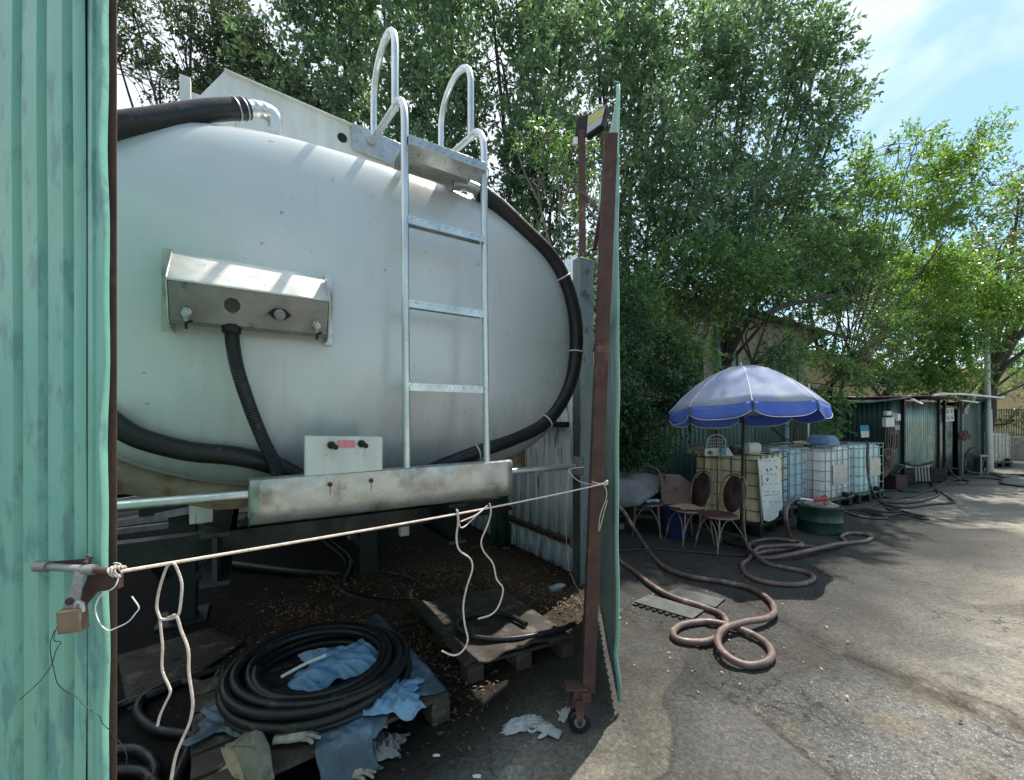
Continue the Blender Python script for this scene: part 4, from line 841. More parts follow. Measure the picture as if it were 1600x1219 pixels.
# big hose coil
coil_c = G(500, 1054, .20); coil_c.z = 0
coil = []; rr_ = random.Random(4)
turns = 10; steps = 44; RT = [.60, .545, .49, .435, .465, .52, .575, .545, .49, .43, .40]; ZT = [.175, .175, .175, .18, .228, .226, .224, .274, .276, .272, .27]
for k in range(turns*steps+1):
    a = -2*math.pi*k/steps+rad(200); t = k/steps; ti = min(int(t), turns-1); r_ = RT[ti]+(RT[ti+1]-RT[ti])*(t-ti); zl = ZT[ti]+(ZT[ti+1]-ZT[ti])*(t-ti)
    r_ *= .85; r_ += .010*math.sin(a*2+t)+.008*math.sin(a*3+2*t); z = zl+.006*math.sin(a+t*2.2)+.012*(1+math.sin(a-1.0))*(t/10)
    coil.append(coil_c+Vector((r_*math.cos(a)*1.0, r_*math.sin(a)*.92, z)))
tail = [P(430, 1112, 1.9)]; 
hc = smoothpath([coil[0]+Vector((.22, -.42, -.02)), coil[0]+Vector((.02, -.2, 0)), coil[0]], 6)
mb = MB(); sm = coil
# lead-out from the outer turn down to the floor at the left
o0 = coil[0]
lead = [G(405, 1215, .03), G(350, 1180, .03), G(318, 1140, .04), G(322, 1090, .08), G(350, 1045, .14)]
mb.tube(smoothpath(lead+[o0], 6)[:-1]+sm, .0235, 12); mb.build('hose_coil', m_rubber, None, 'thick black hose coiled in many turns on the front pallet', 'hose')
line('hose', [G(x, y, .03) for x, y in [(130, 1150), (183, 1105), (240, 1085), (300, 1060), (360, 1040), (420, 1025)]], .024, m_rubber, 'black hose running straight from the left edge to behind the coil', 'hose', 6, 12)
line('hose', [G(x, y, .03) for x, y in [(420, 1300), (340, 1180), (300, 1150), (245, 1140), (215, 1115), (225, 1090), (270, 1068), (310, 1068), (330, 1090), (318, 1120), (300, 1160), (270, 1230), (240, 1290)]], .025, m_rubber, 'black hose making an open bend on the floor left of the coil', 'hose', 6, 12)
line('hose', [G(x, y, .03) for x, y in [(120, 1180), (180, 1172), (215, 1172), (238, 1190), (240, 1215), (200, 1240), (130, 1215), (180, 1205), (225, 1208), (250, 1235)]], .024, m_rubber, 'black hose loop in the bottom left corner beside the gate edge', 'hose', 6, 12)
line('hose', [T(1.2, 3.6, .05), T(.9, 3.9, .03), T(.75, 4.3, .03), T(.9, 4.8, .12), T(.7, 5.3, .3), T(.5, 5.6, .7)], .05, m_rubber, 'thick black hose hanging down to the leaf litter under the tank', 'hose', 6, 12)
line('hose', [T(-.2, 5.6, .06), T(.4, 5.0, .05), T(.9, 4.6, .05), T(1.3, 4.2, .05), T(1.45, 3.7, .05)], .045, m_rubber, 'thick black hose lying flat across the leaf litter under the tank', 'hose', 6, 12)

# crumpled things
def crumple(name, c, sx, sy, h, seed, mt, label, cat, n=26, rz=0, droop=None, fold=1.0, sub=1, solid=.002):
    rs = np.random.RandomState(seed); c = Vector(c); rows = []; ph = rs.rand(12)*6.28; fr = rs.uniform(3, 11, 12); M_ = rotz(rz)
    for i in range(n+1):
        row = []
        for j in range(n+1):
            u = j/n*2-1; v = i/n*2-1; x = u*sx/2*(1+.15*math.sin(v*3+ph[0])); y = v*sy/2*(1+.15*math.sin(u*4+ph[1]))
            z = 0
            for k in range(4): z += abs(math.sin(fr[k]*u*fold+fr[k+4]*v*fold+ph[k]))
            z = h*(z/4)*(1-.75*max(abs(u), abs(v))**3)+h*.05*rs.rand()
            x += sx*.05*math.sin(fr[8]*v+ph[8])+rs.uniform(-1, 1)*sx*.006; y += sy*.05*math.sin(fr[9]*u+ph[9])+rs.uniform(-1, 1)*sy*.006
            p = M_ @ Vector((x, y, 0))+c; zz = c.z+z
            if droop: zz = droop(p, zz)
            row.append(Vector((p.x, p.y, zz)))
        rows.append(row)
    mb = MB(); mb.grid(rows); return mb.build(name, mt, None, label, cat, solid=solid, sharp=1.4, sub=1)
cc2 = coil_c+Vector((.08, .02, .20))
crumple('plastic_bag', cc2+Vector((.02, .04, 0)), .46, .36, .13, 3, m_blue, 'crumpled bright blue plastic bag lying inside the black hose coil', 'plastic bag', rz=.4, sub=0)
edge_pt = A1; fn = dirS
def droop_front(p, z):
    d = (p-A1).dot(fn); dd = (p-A1).dot(-dirF)
    o = max(0, -d)+max(0, dd)
    return max(.012, z-o*1.9) if o > 0 else z
crumple('plastic_sheet', A1+dirF*.22+dirS*.55+Vector((0, 0, .15)), .62, 1.0, .035, 12, m_bluedirty, 'soiled blue plastic sheet spread under the right side of the hose coil', 'plastic sheet', rz=math.atan2(dirF.y, dirF.x), droop=droop_front, n=34)
crumple('plastic_sheet', A1+dirF*.30+dirS*.14+Vector((0, 0, .165)), .34, .26, .07, 15, m_blue, 'pale blue folded plastic corner at the pallet front, right of the coil', 'plastic sheet', rz=.3, droop=droop_front, sub=0)
crumple('plastic_sheet', A1+dirF*.55+dirS*.06+Vector((0, 0, .15)), .30, .34, .03, 21, m_bluedirty, 'torn blue plastic strip hanging over the front edge of the pallet', 'plastic sheet', rz=.6, droop=droop_front)
crumple('plastic_sheet', G(505, 1115, .16)+Vector((-.45, -.02, 0)), .30, .30, .05, 24, m_bluedirty, 'dirty blue plastic showing at the left rim of the coil', 'plastic sheet', rz=.2, sub=0)
crumple('plastic_bag', G(590, 1130, .07), .14, .14, .10, 31, m_glove_y, 'dirty yellowish crumpled plastic wedged in the front of the pallet', 'plastic bag', sub=0)
crumple('plastic_bag', G(598, 1172, .0), .20, .16, .09, 32, mat('dark crumpled film', (.10, .105, .11), (.2, .2, .21), .4), 'grey crumpled plastic film on the ground before the pallet', 'plastic bag', sub=0)
line('tube', [coil_c+Vector((-.16, -.12, .26)), coil_c+Vector((-.05, -.06, .30)), coil_c+Vector((.05, -.03, .33))], .009, m_tie, 'short white plastic tube inside the black hose coil', 'tube', 4, 8)
line('wire', [G(408, 1165, .05), G(425, 1140, .15), G(450, 1120, .2), G(470, 1110, .21)], .004, m_tie, 'pale thin wire bending over the left side of the coil', 'wire', 4, 6)
# sacks / cardboard in front
def scrap(name, pts, mt, label, cat, th=.01, bend=.02, seed=0):
    mb = MB(); pts = [Vector(p) for p in pts]; c = sum(pts, Vector())/len(pts); rr2 = random.Random(seed); ring = []
    for i in range(len(pts)):
        a = pts[i]; b = pts[(i+1) % len(pts)]
        for k in range(6): ring.append(a.lerp(b, k/6)+Vector((0, 0, rr2.uniform(-1, 1)*bend*.15)))
    rows = [[c+(p-c)*t+Vector((0, 0, bend*math.sin(math.pi*(1-t)*.5))) for p in ring+[ring[0]]] for t in (.02, .3, .6, .85, 1.0)]
    mb.grid(rows); return mb.build(name, mt, None, label, cat, solid=th)
scrap('cardboard_sheet', [G(318, 1230, .10), G(345, 1170, .14), G(372, 1160, .17), G(425, 1200, .16), G(440, 1290, .10), G(330, 1290, .08)], m_card, 'tan dirty cardboard sheet at the bottom, left of the pallet', 'cardboard', .008, .02)
scrap('sack', [G(345, 1172, .12), G(402, 1132, .21), G(420, 1165, .22), G(428, 1215, .2), G(400, 1240, .15)], m_sack, 'grey fibrous sack folded over behind the tan cardboard', 'sack', .012, .04, 2)
scrap('sheet_scrap', [G(183, 1025, .01), G(330, 980, .02), G(380, 1005, .02), G(300, 1060, .02), G(200, 1110, .01)], m_felt, 'flat greyish brown ground mat at the left behind the hoses', 'mat', .006, .01, 3)

# gloves
def glove(loc, rz, mt, label, seed, sc=1.0, curl=0.3, group=None):
    rr2 = random.Random(seed); mb = MB(); c = Vector(loc); M_ = rotz(rz)
    def q(x, y, z): return c+M_ @ Vector((x*sc, y*sc, z*sc))
    def blob(pts, rs_, fl=.45):
        n = 12; rows = []; 
        for (p, r_) in zip(pts, rs_):
            row = []
            for j in range(n+1):
                a = 2*math.pi*j/n; jit = 1+rr2.uniform(-.10, .10)*(0 if j in (0, n) else 1)
                row.append((p, r_, a, jit))
            rows.append(row)
        out_ = []
        for i, row in enumerate(rows):
            p = Vector(pts[i]); t = (Vector(pts[min(i+1, len(pts)-1)])-Vector(pts[max(i-1, 0)])).normalized(); sd = Vector((-t.y, t.x, 0)); 
            if sd.length < .1: sd = Vector((0, 1, 0))
            sd.normalize()
            out_.append([q(*(p+sd*math.cos(a)*r_*jit+Vector((0, 0, max(-p.z*.95, math.sin(a)*r_*fl*jit))))) for (_, r_, a, jit) in row])
        mb.grid(out_)
    blob([(-.115, 0, .012), (-.11, 0, .015), (-.07, .002, .02), (-.03, 0, .024), (.01, 0, .026), (.04, 0, .02), (.05, 0, .014)], [.012, .036, .036, .044, .048, .04, .015], .5)
    for k, (y, ln, an) in enumerate(((-.034, .062, -.28), (-.012, .078, -.06), (.012, .074, .12), (.034, .058, .34))):
        an += rr2.uniform(-.25, .25); b = rr2.uniform(-.4, .4)*curl; x0 = .035; pts = [(x0+ln*t*math.cos(an+b*t), y+ln*t*math.sin(an+b*t), .016+.012*math.sin(t*3+k)) for t in (0, .25, .5, .75, .95, 1.02)]
        blob(pts, [.011, .0125, .0115, .0112, .009, .003], .7)
    pts = [(-.03+.07*t*math.cos(1.0+.2*t), .035+.07*t*math.sin(1.0), .016) for t in (0, .3, .6, .9, 1.0)]; blob(pts, [.014, .0145, .012, .01, .003], .7)
    return mb.build('glove', mt, None, label, 'glove', group, sharp=1.5)
glove(G(850, 1142, .0), rad(150), m_glove, 'whitish work glove lying flat with fingers pointing to the left, nearest the caster wheel', 1, .85)
crumple('rag', G(815, 1135, .0), .22, .09, .055, 81, m_glove, 'grey crumpled cotton rag on the ground, left of the flat white glove', 'rag', rz=.45, sub=0, fold=1.6)
glove(G(884, 1118, .0), rad(60), m_glove, 'small white work glove pinned just left of the caster wheel', 3, .6, 1)
glove(G(466, 1155, .165), rad(10), m_glove_y, 'dirty cream work glove on the front edge of the hose pallet', 4, .95, 1)
glove(G(556, 1210, .0), rad(-10), m_glove_y, 'dirty cream work glove on the ground at the bottom before the pallet', 5, .85, .6)
for (px, py, sx, lb) in ((682, 1181, .035, 'small white paper scrap on the ground right of the pallet'), (745, 1214, .04, 'small white paper scrap at the bottom edge of the ground'), (775, 1018, .02, 'tiny white scrap by the corner of the rear pallet')):
    crumple('paper_scrap', G(px, py, .004), sx, sx*.5, .012, px, m_paper, lb, 'paper scrap', 5)
# bottle and cup in the litter
mb = MB(); b0 = G(715, 902, .04); mb.lathe([(.028, 0), (.03, .01), (.03, .075), (.026, .08)], b0, 16, basis((0, .3, 1), (0, 1, 0), (1, -.3, .1)) @ Matrix.Identity(3)); mb.build('can', m_alu, None, 'dented silver can lying in the brown leaf litter', 'can')
mb = MB(); b0 = G(858, 922, .035); axb = basis((0, 0, 1), Vector((0, 0, 1)).cross(Vector((.85, .5, .05))), (.85, .5, .05)); mb.lathe([(.03, 0), (.034, .01), (.034, .12), (.028, .15), (.013, .17), (.013, .19)], b0, 16, axb); mb.build('plastic_bottle', mat('clear dusty plastic', (.25, .29, .30), (.18, .2, .2), .2), None, 'clear dusty plastic bottle lying in the litter near the wall', 'bottle')
# leaf litter: nobody could count it
def litter():
    rs = np.random.RandomState(5); n = 38000
    s_ = rs.uniform(-.6, 3.2, n); c_ = rs.uniform(2.4, 6.0, n)
    cen = np.exp(-((s_-1.45)/1.0)**2-((c_-3.6)/1.1)**2); clump = np.sin(s_*4.1+1)*np.sin(c_*3.7)+.6*np.sin(s_*9+c_*6); keep = (rs.rand(n) < cen*1.5*np.clip(.55+.7*clump, .08, 1.3)); s_ = s_[keep]; c_ = c_[keep]
    x = s_*.847-c_*.532; y = s_*.532+c_*.847
    x2 = rs.normal(-.40, .16, 420); y2 = rs.normal(2.65, .28, 420); x = np.concatenate([x, x2]); y = np.concatenate([y, y2]); n = len(x)
    a = rs.rand(n)*6.28; ln = rs.uniform(.012, .045, n); wd = ln*rs.uniform(.3, .5, n); tl = rs.uniform(-.45, .45, n); z = .010+rs.rand(n)*.03+.09*np.exp(-(((.847*x+.532*y)-1.5)/1.15)**2-(((-.532*x+.847*y)-3.75)/1.0)**2)
    dx = np.stack([np.cos(a)*np.cos(tl), np.sin(a)*np.cos(tl), np.sin(tl)], -1); t2 = rs.uniform(-.6, .6, n); sx = np.stack([-np.sin(a)*np.cos(t2), np.cos(a)*np.cos(t2), np.sin(t2)], -1)
    c0 = np.stack([x, y, z], -1); L2 = ln[:, None]; W2 = wd[:, None]
    v = np.stack([c0-dx*L2/2, c0+sx*W2/2, c0+dx*L2/2, c0-sx*W2/2], 1).reshape(-1, 3)
    return quadmesh('leaf_litter', v, None)
def quadmesh(name, v, loc):
    loc = np.array(loc if loc is not None else [0, 0, 0], dtype=np.float32); v = v.astype(np.float32)-loc
    me = bpy.data.meshes.new(name); nq = len(v)//4; me.vertices.add(len(v)); me.vertices.foreach_set('co', v.ravel())
    me.loops.add(nq*4); me.loops.foreach_set('vertex_index', np.arange(nq*4, dtype=np.int32)); me.polygons.add(nq); me.polygons.foreach_set('loop_start', np.arange(0, nq*4, 4, dtype=np.int32)); me.update(calc_edges=True)
    o = bpy.data.objects.new(name, me); COL.objects.link(o); return o
lt = litter(); lt['kind'] = 'stuff'; lt['label'] = 'brown dead leaf litter under the tank and round the rear pallet'; lt['category'] = 'leaf litter'
m_litter = leaf_mat('dead brown leaves', (.035, .021, .013), (.11, .066, .036), (.38, .26, .14), .1, .7); lt.data.materials.append(m_litter)
# pebbles and grit
def grit():
    rs = np.random.RandomState(9); mb = MB()
    for k in range(420):
        px = rs.uniform(620, 1600); py = rs.uniform(880, 1240); g = G(px, py); r_ = rs.uniform(.002, .0065)*(1 if rs.rand() < .9 else 1.8)
        vs = [g+Vector((r_*x*rs.uniform(.7, 1.3), r_*y*rs.uniform(.7, 1.3), r_*z*.7)) for x, y, z in ((1, 0, .3), (0, 1, .3), (-1, 0, .3), (0, -1, .3), (0, 0, 1.1), (0, 0, -.5))]
        mb.add(vs, [(0, 1, 4), (1, 2, 4), (2, 3, 4), (3, 0, 4), (1, 0, 5), (2, 1, 5), (3, 2, 5), (0, 3, 5)])
    return mb.build('gravel', mat('loose grit', (.20, .18, .15), (.07, .065, .06), .9, 0, 2.5, lo=.45, hi=.55), None, 'loose grit and small stones scattered on the ground', 'gravel', kind='stuff', sharp=.3)
grit()
# ------------------------------------------------------------------ IBC totes
def ibc(corner, ang, mt, label, Lx=1.12, Ly=1.0, H=1.16, plate=None, group='caged bulk liquid tanks along the fence', lid=True):
    """corner = nearest corner; ang = direction of the long side, the short side goes back-left"""
    dx = Vector((math.cos(ang), math.sin(ang), 0)); dy = Vector((-dx.y, dx.x, 0)); c = Vector((corner[0], corner[1], 0)); M_ = basis(dx, dy, (0, 0, 1))
    t = thing('bulk_liquid_tank', label, 'liquid tank', c+dx*Lx/2+dy*Ly/2, group)
    def q(x, y, z): return c+dx*x+dy*y+Vector((0, 0, z))
    # plastic bottle, rounded and slightly ribbed
    def ring(ins, z, rc=.11):
        pts = []
        for (cx_, cy_, a0) in ((Lx-ins-rc, Ly-ins-rc, 0), (ins+rc, Ly-ins-rc, 90), (ins+rc, ins+rc, 180), (Lx-ins-rc, ins+rc, 270)):
            for k in range(7):
                a = rad(a0+90*k/6); pts.append(q(cx_+rc*math.cos(a), cy_+rc*math.sin(a), z))
        ex = []
        for i in range(len(pts)):
            a, b = pts[i], pts[(i+1) % len(pts)]; ex.append(a)
            if i % 7 == 6:
                nrm_ = (b-a).cross(Vector((0, 0, 1))).normalized()
                for k in range(1, 36):
                    u = k/36; ex.append(a.lerp(b, u)+nrm_*(.024*abs(math.sin(math.pi*5*u))**.6-.016))
        ex.append(ex[0]); return ex
    rows = []
    for ins, z in ((.10, .175), (.04, .20), (.025, .24), (.02, .40), (.024, .55), (.018, .70), (.022, .90), (.02, 1.04), (.03, 1.09), (.07, 1.125), (.2, 1.135), (.42, 1.14)):
        rows.append(ring(ins, z, .11 if ins < .3 else .05))
    mb = MB(); mb.grid(rows); mb.build('bottle', mt, t, sharp=.9)
    mb = MB(); r_ = .008
    zs = [.18, .36, .54, .72, .90, 1.08, H]
    for z in zs: mb.tube([q(0, 0, z), q(Lx, 0, z), q(Lx, Ly, z), q(0, Ly, z)], r_, 6, closed=True)
    for k in range(6):
        x = Lx*k/5; 
        for y in (0, Ly): mb.tube([q(x, y, .16), q(x, y, H)], r_, 6)
    for k in range(1, 5):
        y = Ly*k/5
        for x in (0, Lx): mb.tube([q(x, y, .16), q(x, y, H)], r_, 6)
    for k in (1, 2): mb.tube([q(Lx*k/3, 0, H+.005), q(Lx*k/3, Ly, H+.005)], .01, 6)
    mb.build('cage', m_cagedark if mt is m_ibc_yellow else m_cage, t)
    mb = MB(); mb.box(q(Lx/2, Ly/2, .145), (Lx, Ly, .03), M_)
    for x in (.08, Lx/2, Lx-.08):
        for y in (.08, Ly/2, Ly-.08): mb.box(q(x, y, .075), (.14, .13, .11), M_)
        mb.box(q(x, Ly/2, .011), (.14, Ly, .022), M_)
    mb.build('pallet_base', m_black, t, bevel=.004)
    if lid:
        mb = MB(); mb.lathe([(.10, 0), (.10, .03), (.085, .04), (.02, .04)], q(Lx/2, Ly/2, 1.135), 20); mb.build('cap', m_black, t)
    if plate:
        x0, x1, z0, z1 = plate; mb = MB(); mb.box(q((x0+x1)/2, -.012, (z0+z1)/2), (x1-x0, .004, z1-z0), M_); mb.build('label_plate', m_steel, t, bevel=.001)
    mb = MB(); mb.lathe([(.05, 0), (.05, .07), (.035, .08), (.035, .10)], q(Lx*.55, -.02, .26), 14, basis(dx, (0, 0, 1), dy*-1)); mb.build('outlet_valve', m_black, t)
    return t, q
yel, qy = ibc((3.50, 5.85), rad(40), m_ibc_yellow, 'yellow brown stained liquid tank in a dark cage under the blue parasol')
blu, qb = ibc((4.34, 6.82), rad(30), m_ibc_blue, 'pale blue liquid tank squeezed behind the yellow brown one, beside the green drum', Lx=1.0)
whi, qw = ibc((5.65, 7.5), rad(30), m_ibc_white, 'white liquid tank with a blue lid on top, between the pale blue and aqua tanks', plate=(.25, .78, .45, .82))
aqu, qa = ibc((6.80, 8.15), rad(30), m_ibc_aqua, 'aqua tinted liquid tank with a grey plate, rightmost of the near row', plate=(.45, .95, .5, .85))
far_, qf = ibc((16.25, 14.0), rad(15), mat('dull white tank plastic', (.50, .47, .38), (.42, .39, .31), .5, 0, 3, c3=(.2, .17, .12), c3pos=.6), 'distant dirty white liquid tank beyond the grey pole', Lx=.95)

# sign board on the yellow tank
bd = thing('notice_board', 'white hand marked board with a rounded foot hanging on the yellow brown tank', 'notice board', qy(.25, -.03, .3))
def qs(px, py, off=-.03):   # pixel on the long face of the yellow tank
    dx = Vector((math.cos(rad(40)), math.sin(rad(40)), 0)); nrm_ = Vector((dx.y, -dx.x, 0)); o = Vector((3.50, 5.85, 0))+nrm_*(-off)
    u = (px-CX)/F; Y = o.dot(nrm_)/(u*nrm_.x+nrm_.y); return P(px, py, Y)
nb_ = Vector((math.sin(rad(40)), -math.cos(rad(40)), 0))
outl = [(1183, 718), (1217, 714), (1219, 745), (1222, 790), (1218, 803), (1208, 812), (1200, 815), (1193, 813), (1191, 800), (1188, 770)]
mb = MB(); mb.prism([qs(*p) for p in outl], nb_*.012); mb.build('panel', m_paper, bd, bevel=.002)
mb = MB(); mb.tube([qs(1183.5, 719, -.026), qs(1190.5, 819, -.026)], .012, 6); mb.build('side_strip', m_steel_dark, bd)
def ink(nm, segs, off, r, qfn, par, m_=m_ink):
    for sg in segs:
        mb = MB(); mb.tube([qfn(x, y, off) for x, y in sg], r, 4); mb.build(nm, m_, par)
rr_ = random.Random(3)
segs = [[(1198, 732), (1199, 734), (1200, 738)], [(1197, 734), (1200, 735)], [(1204, 732), (1206, 733), (1204, 735), (1204, 732)], [(1190, 742), (1191, 760)], [(1198, 748), (1201, 748), (1199, 752), (1198, 748)], [(1211, 728), (1214, 730), (1214, 733)]]
ink('drawn_mark', segs, -.0445, .006, qs, bd)
segs = []
for y, xs in ((720, (1189, 1196, 1203, 1210)), (741, (1198, 1205, 1212)), (768, (1193, 1200, 1209, 1216)), (784, (1194, 1203, 1211, 1217)), (756, (1195, 1204, 1213))):
    for x in xs: segs.append([(x-1.6, y+1), (x-.6, y-.4), (x+.9, y-.3), (x+1.8, y+.7)])
ink('written_line', segs, -.0435, .0032, qs, bd)
segs = [[(1192, 775), (1200, 774), (1208, 773.5), (1216, 772)]]; ink('written_line', segs, -.0435, .0028, qs, bd)
# things on the yellow tank
Z1 = 1.175
def qtop(px, py, z): g = G(px, py, z); return g
mb = MB(); c0 = qy(.22, .92, Z1); 
def jug(c, L_, W_, H_, mt, label, rz, cat='jug', nm='jug', handle=True):
    mb = MB(); M_ = rotz(rz); rows = []
    for (k, z) in ((.6, 0), (.95, .05), (1, .2), (1, .6), (.92, .8), (.6, .95), (.25, 1.0), (.22, 1.12), (.02, 1.12)):
        row = []
        for j in range(17):
            a = 2*math.pi*j/16; x = abs(math.cos(a))**.6*(1 if math.cos(a) > 0 else -1); y = abs(math.sin(a))**.6*(1 if math.sin(a) > 0 else -1)
            row.append(Vector(c)+M_ @ Vector((x*L_/2*k, y*W_/2*k, z*H_)))
        rows.append(row)
    mb.grid(rows); return mb.build(nm, mt, None, label, cat)
def lying(c, L_, r_, rz, mt, label, cat, nm, fl=.85):
    mb = MB(); M_ = rotz(rz); ax = M_ @ Vector((1, 0, 0)); sd = M_ @ Vector((0, 1, 0)); rows = []
    for (t, k) in ((0, .05), (.0, .75), (.04, .95), (.3, 1), (.7, 1), (.92, .95), (1, .75), (1, .05)):
        rows.append([Vector(c)+ax*(L_*(t-.5))+sd*(abs(math.cos(a))**.7*(1 if math.cos(a) > 0 else -1)*r_*k)+Vector((0, 0, r_*fl+abs(math.sin(a))**.7*(1 if math.sin(a) > 0 else -1)*r_*k*fl)) for a in np.linspace(0, 2*math.pi, 17)])
    mb.grid(rows); return mb.build(nm, mt, None, label, cat)
crumple('sack', P(1098, 712, 6.35)+Vector((0, 0, 0)), .44, .36, .22, 41, mat('brown sack', (.22, .19, .15), (.15, .13, .10), .9), 'brown lumpy sack on the left end of the yellow brown tank', 'sack', sub=0)
o = bpy.context.scene.objects[-1] if False else None
bk = thing('wire_basket', 'white wire mesh basket standing upright on the yellow brown tank', 'basket', P(1118, 706, 6.2))
mb = MB(); by = 6.2
arch = [P(1103, 710, by), P(1105, 690, by), P(1110, 682, by), P(1120, 679, by), P(1129, 682, by), P(1134, 690, by), P(1132, 706, by)]
mb.tube(smoothpath(arch, 4), .006, 6)
for k in range(1, 8): x = 1104+28*k/8; mb.tube([P(x, 682+abs(k-4)*1.3, by), P(x, 706, by)], .0025, 4)
for k in range(5): y = 686+5*k; mb.tube([P(1105, y, by), P(1132, y, by)], .0025, 4)
mb.build('mesh', m_tie, bk)
mb = MB(); mb.prism([P(1102, 701, by-.03), P(1124, 700, by-.03), P(1125, 712.5, by-.03), P(1101, 712.5, by-.03)], (0, .14, 0)); mb.build('tray', m_paper, bk, bevel=.004)
bx = thing('carton', 'small white and blue carton beside the wire basket on the yellow brown tank', 'carton', P(1136, 712, 6.12))
mb = MB(); mb.prism([P(1127, 713, 6.1), P(1128, 702, 6.1), P(1138, 699, 6.1), P(1147, 713, 6.1)], (.05, .12, 0)); mb.build('carton_body', m_paper, bx, bevel=.002)
mb = MB(); mb.prism([P(1128, 712, 6.095), P(1129, 703, 6.095), P(1134, 701, 6.095), P(1135, 712, 6.095)], (0, .003, 0)); mb.build('blue_panel', m_bluepaper, bx)
lying(P(1152, 712, 6.35), .26, .09, .2, mat('dark plastic can', (.08, .08, .085), (.06, .06, .065), .5), 'dark jerrycan lying behind the parasol pole on the tank', 'jerrycan', 'jerrycan')
lying(P(1174, 710, 6.15), .22, .09, .2, m_paper, 'whitish jerrycan lying right of the parasol pole on the tank', 'jerrycan', 'jerrycan', 1.0)
lying(P(1206, 708, 6.35), .30, .045, .6, m_steel_dark, 'grey rolled rag on the right corner of the yellow brown tank', 'rag', 'rag')
# on the white tank
crumple('cardboard_sheet', qw(.25, .45, 1.19), .62, .5, .06, 51, m_card, 'bent tan cardboard on the left half of the white tank', 'cardboard', rz=.5, sub=0)
lidc = P(1286, 697, 7.75); lidc.z = 1.18
mb = MB(); rows = []
for (k, z) in ((1.0, 0), (1.02, .06), (.93, .10), (.85, .17), (.65, .215), (.3, .225), (.02, .23)):
    rows.append([lidc+rotz(.5) @ Vector(((abs(math.cos(a))**.5)*(1 if math.cos(a) > 0 else -1)*.27*k, (abs(math.sin(a))**.5)*(1 if math.sin(a) > 0 else -1)*.2*k, z*.85)) for a in np.linspace(0, 2*math.pi, 33)])
mb.grid(rows); mb.build('plastic_lid', mat('slate blue plastic', (.07, .13, .24), (.05, .09, .17), .4), None, 'slate blue moulded tub lid lying on top of the white tank', 'tub')  # loose moulded lid, not a whole tub
line('hose', [qw(.1, .7, 1.2), qw(.12, .8, 1.32), qw(0, .9, 1.5), qw(-.1, .85, 1.45), qw(-.15, .6, 1.3), qw(-.05, .5, 1.2)], .014, m_rubber, 'thin black hose looped on top of the white tank, in front of the fence', 'hose', 6, 8)
line('pole', [P(1263, 700, 8.1), P(1263, 640, 8.1), P(1264, 600, 8.1)], .018, m_pole, 'thin grey pole standing behind the white tank, rising past the parasol edge', 'pole', 2, 8)

# ------------------------------------------------------------------ parasol
ps = thing('parasol', 'faded violet blue garden parasol with a scalloped blue valance over the yellow brown tank', 'parasol', (3.07, 5.58, 0))
ax_ = Vector((-.01, .10, 1)).normalized(); apex = P(1158, 573, 5.6)
base_c = apex-ax_*.58; xa = Vector((1, 0, 0)); xa = (xa-ax_*xa.dot(ax_)).normalized(); ya = ax_.cross(xa)
Rr = .94; a0 = rad(90+180+22.5-1.5)
def canp(a, t):   # t 0 apex .. 1 rim, straight panels between ribs
    k = math.floor((a-a0)/(math.pi/4)); u = ((a-a0)/(math.pi/4))-k; A_ = a0+k*math.pi/4; B_ = A_+math.pi/4
    r_ = Rr*math.sin(t*math.pi/2*.93)/math.sin(math.pi/2*.93); h = .50*math.cos(t*math.pi/2*.93)+.0
    h = .58*(1-t**1.9)
    r_ = Rr*t
    p = (xa*math.cos(A_)+ya*math.sin(A_))*(1-u)+(xa*math.cos(B_)+ya*math.sin(B_))*u
    sag = .035*math.sin(math.pi*u)*t
    return base_c+p*r_+ax_*(h-sag*.5)
mb = MB(); rows = [[canp(a0+2*math.pi*j/64+1e-6, t) for j in range(65)] for t in (.01, .1, .2, .3, .4, .5, .6, .7, .8, .9, 1.0)]
mb.grid(rows); canopy = mb.build('canopy', m_can1, ps, solid=.002, sharp=.25)
for k in range(8):
    mb = MB(); rows = []
    for i in range(5):
        t = i/4; row = []
        for j in range(13):
            u = j/12; a = a0+(k+.02+.96*u)*math.pi/4; p = canp(a, 1.0); o_ = (p-base_c); o_.normalize()
            dz = .165*(1-.38*abs(2*u-1)**4); sway = .012*math.sin(u*9+k*2)*t
            row.append(p+o_*(.012*t+sway)-ax_*(dz*t)-Vector((0, 0, .003)))
        rows.append(row)
    mb.grid(rows); mb.build('valance', m_can2, canopy, solid=.0015)
    mb = MB(); mb.tube([p+Vector((0, 0, 0)) for p in rows[-1]], .0045, 5); mb.tube([canp(a0+k*math.pi/4+1e-6, t)+ax_*.004 for t in (.02, .2, .4, .6, .8, 1.0)], .0045, 5); mb.build('piping', m_can3, canopy)
    mb = MB(); mb.tube([canp(a0+k*math.pi/4+1e-6, t)-ax_*.012 for t in (.03, .25, .5, .75, .98)], .005, 5); pm_ = canp(a0+k*math.pi/4+1e-6, .5); mb.tube([pm_-ax_*.015, base_c-ax_*.12], .004, 5); mb.build('rib', m_steel_dark, ps)
mb = MB(); mb.lathe([(.03, -.01), (.03, .006), (.008, .012), (.008, .05), (.003, .06)], apex-ax_*.0, 12); mb.build('finial', m_white, ps)
mb = MB(); mb.tube([apex, base_c, Vector((3.075, 5.56, .8)), Vector((3.07, 5.58, .05))], .017, 10); mb.build('pole', m_black, ps)
mb = MB(); mb.lathe([(.20, 0), (.20, .03), (.12, .05), (.03, .06), (.03, .25)], (3.07, 5.58, 0.0), 20); mb.build('parasol_foot', m_black, ps)

